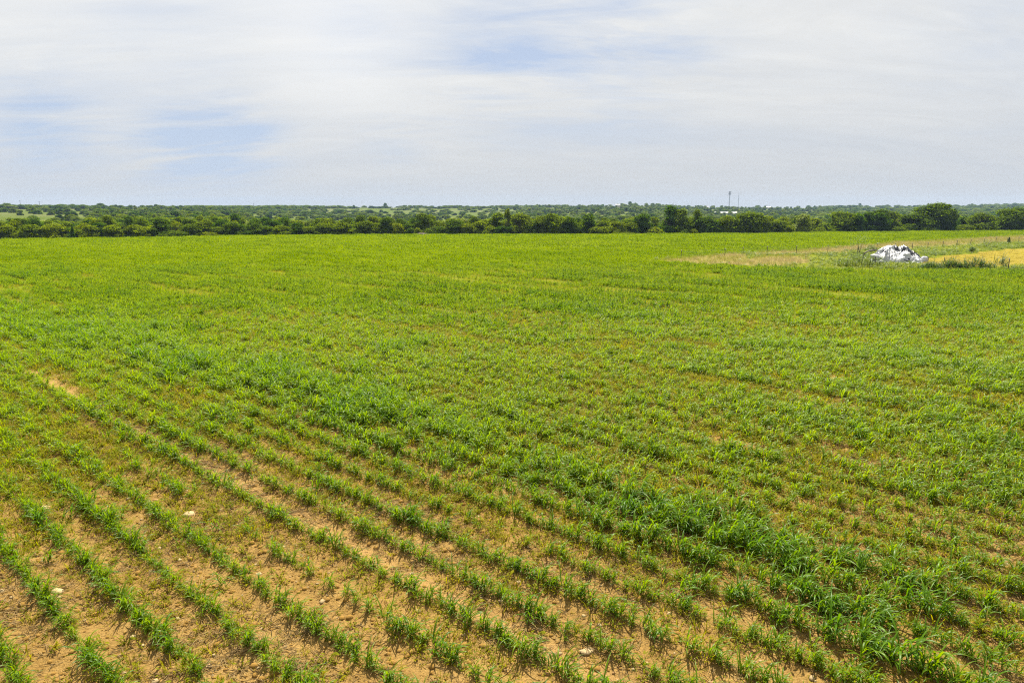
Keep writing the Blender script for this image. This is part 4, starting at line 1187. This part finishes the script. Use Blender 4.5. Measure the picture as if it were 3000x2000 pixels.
def house(name, sx, f, wpx, hwall, hroof, depth, lb, roofm, cat, lift=0.0):
    x_, y_, z_, rz_, d = slope_pt(sx, f); w = wpx / F * d
    root = empty(name, (x_, y_, z_ + lift), rz_); mb = MB(); mb.box((0, 0, hwall / 2 - .5), (w, depth, hwall + 1)); wl = mb.build('wall', M_WALL, root)
    a, b = w / 2 + .4, depth / 2 + .5
    V = [(-a, -b, hwall + .01), (a, -b, hwall + .01), (a, b, hwall + .01), (-a, b, hwall + .01), (-a, 0, hwall + hroof), (a, 0, hwall + hroof)]
    obj('roof', mesh_from('roof', V, [(0, 1, 5, 4), (2, 3, 4, 5), (0, 4, 3), (1, 2, 5), (0, 3, 2, 1)], [roofm], False), root)
    for k in range(max(2, int(w / 6))):
        q = (-.5 + (k + .5) / max(2, int(w / 6))) * w; mb = MB(); mb.box((q, -depth / 2 - .02, hwall * .55), (1.4, .1, 1.3)); mb.build('window', M_GLASSD, root)
    return tag(root, lb, cat)


house('house', 168, .99, 17, 2.6, 1.2, 8, 'beige house on the skyline above the bright left meadow', M_ROOFG, 'house', -.6)
house('house', 199, .98, 11, 1.8, 1.0, 7, 'small white house right of the beige house on the left skyline', M_ROOFW, 'house', -.9)
house('shed', 474, .99, 26, 1.8, .9, 9, 'long low white shed on the skyline, left of the white roofed barn', M_ROOFW, 'shed', -1.0)
house('barn', 595, 1.0, 24, 1.2, 1.9, 12, 'white roofed barn on the left skyline', M_ROOFW, 'barn', -1.0)
house('house', 1803, .86, 13, 4.2, 2.2, 9, 'pale house among trees on the wooded hill', M_ROOFG, 'house', 1.0)
house('shed', 2115, .55, 60, 2.6, 1.0, 16, 'very long white shed behind the treeline below the radio towers', M_ROOFW, 'shed', -.6)
house('shed', 2235, .9, 9, 3.0, 1.4, 8, 'small white shed on the slope right of the radio towers', M_ROOFW, 'shed', 1.0)
house('house', 2058, .97, 11, 2.6, 1.8, 9, 'grey roofed house on the skyline left of the tallest radio tower', M_ROOFG, 'house')

def tower(sx, f, hgt, wid, rings_, lb):
    x_, y_, z_, rz_, d = slope_pt(sx, f); root = empty('radio_tower', (x_, y_, z_), rz_); mb = MB()
    for k in range(3):
        a = k * 2.094 + .4; b = wid; mb.tube([(b * math.cos(a), b * math.sin(a), -.5), (b * .8 * math.cos(a), b * .8 * math.sin(a), hgt)], [.2 * wid, .14 * wid], 5)
    mb.build('mast', M_TOWER, root); mb = MB(); nz_ = int(hgt / 3)
    for q in range(nz_):
        for k in range(3):
            a, a2 = k * 2.094 + .4, (k + 1) * 2.094 + .4; z0, z1 = q * hgt / nz_, (q + 1) * hgt / nz_; s0 = wid * (1 - .2 * q / nz_)
            mb.tube([(s0 * math.cos(a), s0 * math.sin(a), z0), (s0 * math.cos(a2), s0 * math.sin(a2), z1)], .1 * wid, 4)
    mb.build('bracing', M_TOWER, root)
    for z in rings_:
        mb = MB()
        for k in range(9):
            a = k * 2 * math.pi / 9; mb.box((2.3 * math.cos(a), 2.3 * math.sin(a), z), (.5, .8, 2.6), a); mb.tube([(.5 * math.cos(a), .5 * math.sin(a), z), (2.2 * math.cos(a), 2.2 * math.sin(a), z)], .12, 4)
        mb.build('antenna_ring', M_ANT, root)
    mb = MB(); mb.tube([(0, 0, hgt - .2), (0, 0, hgt + 2.5)], [.12, .06], 4); mb.build('lightning_rod', M_TOWER, root)
    return tag(root, lb, 'tower')


tower(2122, 1.0, 34.5, 1.0, (33.5, 29.5), 'tallest radio tower, lattice mast with two dark antenna rings on the skyline')
tower(2148, 1.0, 31, .55, (), 'thin plain lattice mast right of the tallest radio tower')
for sx, f, hh, lb in [(92, 1.0, 9, 'thin power pole on the skyline left of the beige house'), (147, 1.0, 8, 'thin power pole beside the beige house'), (2004, 1.0, 9, 'thin power pole on the skyline above the tall dark tree'), (2136, 1.0, 9, 'short power pole between the two radio towers'), (760, 1.0, 8, 'thin power pole on the skyline left of the open tan field')]:
    x_, y_, z_, rz_, d = slope_pt(sx, f); root = empty('power_pole', (x_, y_, z_), rz_ + .5); mb = MB(); mb.tube([(0, 0, -.5), (0, 0, hh)], [.2, .14], 6); mb.build('pole', M_BARK, root)
    mb = MB(); mb.box((0, -.17, hh - .7), (2.6, .16, .18)); mb.build('crossarm', M_BARK, root); tag(root, lb, 'power pole', 'power poles along the skyline')

# ---------------------------------------------------------------- air
mb = MB(); mb.box((0, 1400, 27.5), (7600, 8000, 0)); mb = MB()
zlo, zhi = float(GZ.min()) - 1.0, 64.0
mb.box((0, 0, (zlo + zhi) / 2), (6640, 6640, zhi - zlo))
m = bpy.data.materials.new('haze'); t = nt(m)
pv = N(t, 'ShaderNodeVolumePrincipled'); pv.inputs['Color'].default_value = (.45, .64, .95, 1); pv.inputs['Density'].default_value = .9e-4
pv.inputs['Anisotropy'].default_value = .1
o = N(t, 'ShaderNodeOutputMaterial'); t.links.new(pv.outputs[0], o.inputs['Volume'])
hz = mb.build('haze', m); tag(hz, kind='stuff')

# ---------------------------------------------------------------- sky, sun, camera
SUN_EL, SUN_AZ = R(60), R(6)           # in front of the camera, a little right
w = bpy.data.worlds.new('World'); scene.world = w; w.use_nodes = True; t = w.node_tree; t.nodes.clear()
sky = N(t, 'ShaderNodeTexSky', sky_type='NISHITA'); sky.sun_disc = False; sky.sun_elevation = SUN_EL; sky.sun_rotation = SUN_AZ
sky.air_density = 1.0; sky.dust_density = 1.0; sky.ozone_density = 1.0
tc = N(t, 'ShaderNodeTexCoord'); sx_ = N(t, 'ShaderNodeSeparateXYZ'); t.links.new(tc.outputs['Generated'], sx_.inputs[0])
zz = math_(t, 'ADD', math_(t, 'MAXIMUM', sx_.outputs['Z'], 0.0), .16)
cb = N(t, 'ShaderNodeCombineXYZ'); t.links.new(math_(t, 'DIVIDE', sx_.outputs['X'], zz), cb.inputs[0]); t.links.new(math_(t, 'DIVIDE', sx_.outputs['Y'], zz), cb.inputs[1])
mp = N(t, 'ShaderNodeMapping'); mp.inputs['Rotation'].default_value = (0, 0, R(-24)); mp.inputs['Scale'].default_value = (.42, 1.0, 1); t.links.new(cb.outputs[0], mp.inputs['Vector'])
n1 = noise(t, mp.outputs[0], 1.1, 7, .58, .9); n2 = noise(t, mp.outputs[0], .55, 4, .5, .4)
veil = ramp(t, math_(t, 'ADD', math_(t, 'MULTIPLY', n1, .65), math_(t, 'MULTIPLY', n2, .5)), .36, .62)


def lobe(px, py, power, gain):
    d = ray(px, py); d = d / np.linalg.norm(d); dv = N(t, 'ShaderNodeVectorMath', operation='DOT_PRODUCT'); t.links.new(tc.outputs['Generated'], dv.inputs[0]); dv.inputs[1].default_value = tuple(d)
    return math_(t, 'MULTIPLY', math_(t, 'POWER', math_(t, 'MAXIMUM', dv.outputs['Value'], 0.0), power), gain)


gap = lobe(1800, 60, 130, .75)
for q in (lobe(1440, 170, 260, .55), lobe(640, 428, 700, .75), lobe(740, 420, 1100, .5), lobe(500, 440, 1100, .5), lobe(60, 360, 400, .5), lobe(150, 385, 900, .4), lobe(1230, 290, 700, .22), lobe(440, 20, 160, .22), lobe(1160, 440, 1200, .2), lobe(480, 450, 700, .25), lobe(2900, 60, 200, .15), lobe(1050, 90, 900, .2)):
    gap = math_(t, 'ADD', gap, q)
gap = math_(t, 'MULTIPLY', gap, ramp(t, math_(t, 'ADD', math_(t, 'MULTIPLY', n1, .6), math_(t, 'MULTIPLY', noise(t, mp.outputs[0], 3.2, 8, .6, 1.4), .4)), .40, .58, 1.5, .05))
cov = math_(t, 'SUBTRACT', math_(t, 'ADD', .78, math_(t, 'MULTIPLY', veil, .22)), gap)
covn = N(t, 'ShaderNodeClamp'); t.links.new(cov, covn.inputs[0])
lowf = ramp(t, sx_.outputs['Z'], .0, .30)
mf = N(t, 'ShaderNodeMapping'); mf.inputs['Rotation'].default_value = (0, 0, R(-33)); mf.inputs['Scale'].default_value = (.8, 1.9, 1); t.links.new(cb.outputs[0], mf.inputs['Vector'])
n3 = noise(t, mf.outputs[0], 1.5, 11, .66, 2.2)
tex = math_(t, 'ADD', math_(t, 'MULTIPLY', n1, .45), math_(t, 'MULTIPLY', n3, .55))
ccol = mix(t, lowf, (2.46, 2.53, 2.60), (3.20, 3.25, 3.27))
ccol = mix(t, math_(t, 'MULTIPLY', ramp(t, tex, .32, .74), ramp(t, sx_.outputs['Z'], .02, .2, .15, .8)), ccol, (3.78, 3.80, 3.74))
ccol = mix(t, math_(t, 'MULTIPLY', lobe(250, 250, 9, .55), lowf), ccol, (3.95, 3.97, 3.92))
ccol = mix(t, lobe(1000, 60, 220, .7), ccol, (3.82, 3.86, 3.90))
skyc = mix(t, covn.outputs[0], mix(t, .92, sky.outputs[0], (1.95, 2.30, 2.98)), ccol)
bg = N(t, 'ShaderNodeBackground'); bg.inputs['Strength'].default_value = .1; t.links.new(skyc, bg.inputs['Color'])
o = N(t, 'ShaderNodeOutputWorld'); t.links.new(bg.outputs[0], o.inputs[0])

sl = bpy.data.lights.new('sun', 'SUN'); sl.energy = 5.0; sl.angle = R(.6); sl.color = (1, .93, .80)
so = bpy.data.objects.new('sun', sl); COL.objects.link(so)
so.rotation_euler = (R(90) - SUN_EL, 0, math.pi - SUN_AZ)
so.location = (0, 0, 80)

cam = bpy.data.cameras.new('camera'); cam.sensor_width = 36; cam.lens = 24; cam.clip_start = .1; cam.clip_end = 20000
co = bpy.data.objects.new('camera', cam); COL.objects.link(co); co.location = (0, 0, H); co.rotation_euler = (R(90) - P, 0, 0)
scene.camera = co
scene.view_settings.view_transform = 'Standard'; scene.view_settings.look = 'None'; scene.view_settings.gamma = 1; scene.view_settings.exposure = 1.28
scene.render.engine = 'CYCLES'
c = scene.cycles
c.max_bounces = 6; c.diffuse_bounces = 2; c.glossy_bounces = 2; c.transmission_bounces = 3; c.volume_bounces = 0; c.transparent_max_bounces = 4
c.use_denoising = False; scene.cycles.pixel_filter_type = 'BLACKMAN_HARRIS'; scene.cycles.filter_width = 1.15; c.caustics_reflective = False; c.caustics_refractive = False
c.sample_clamp_indirect = 6
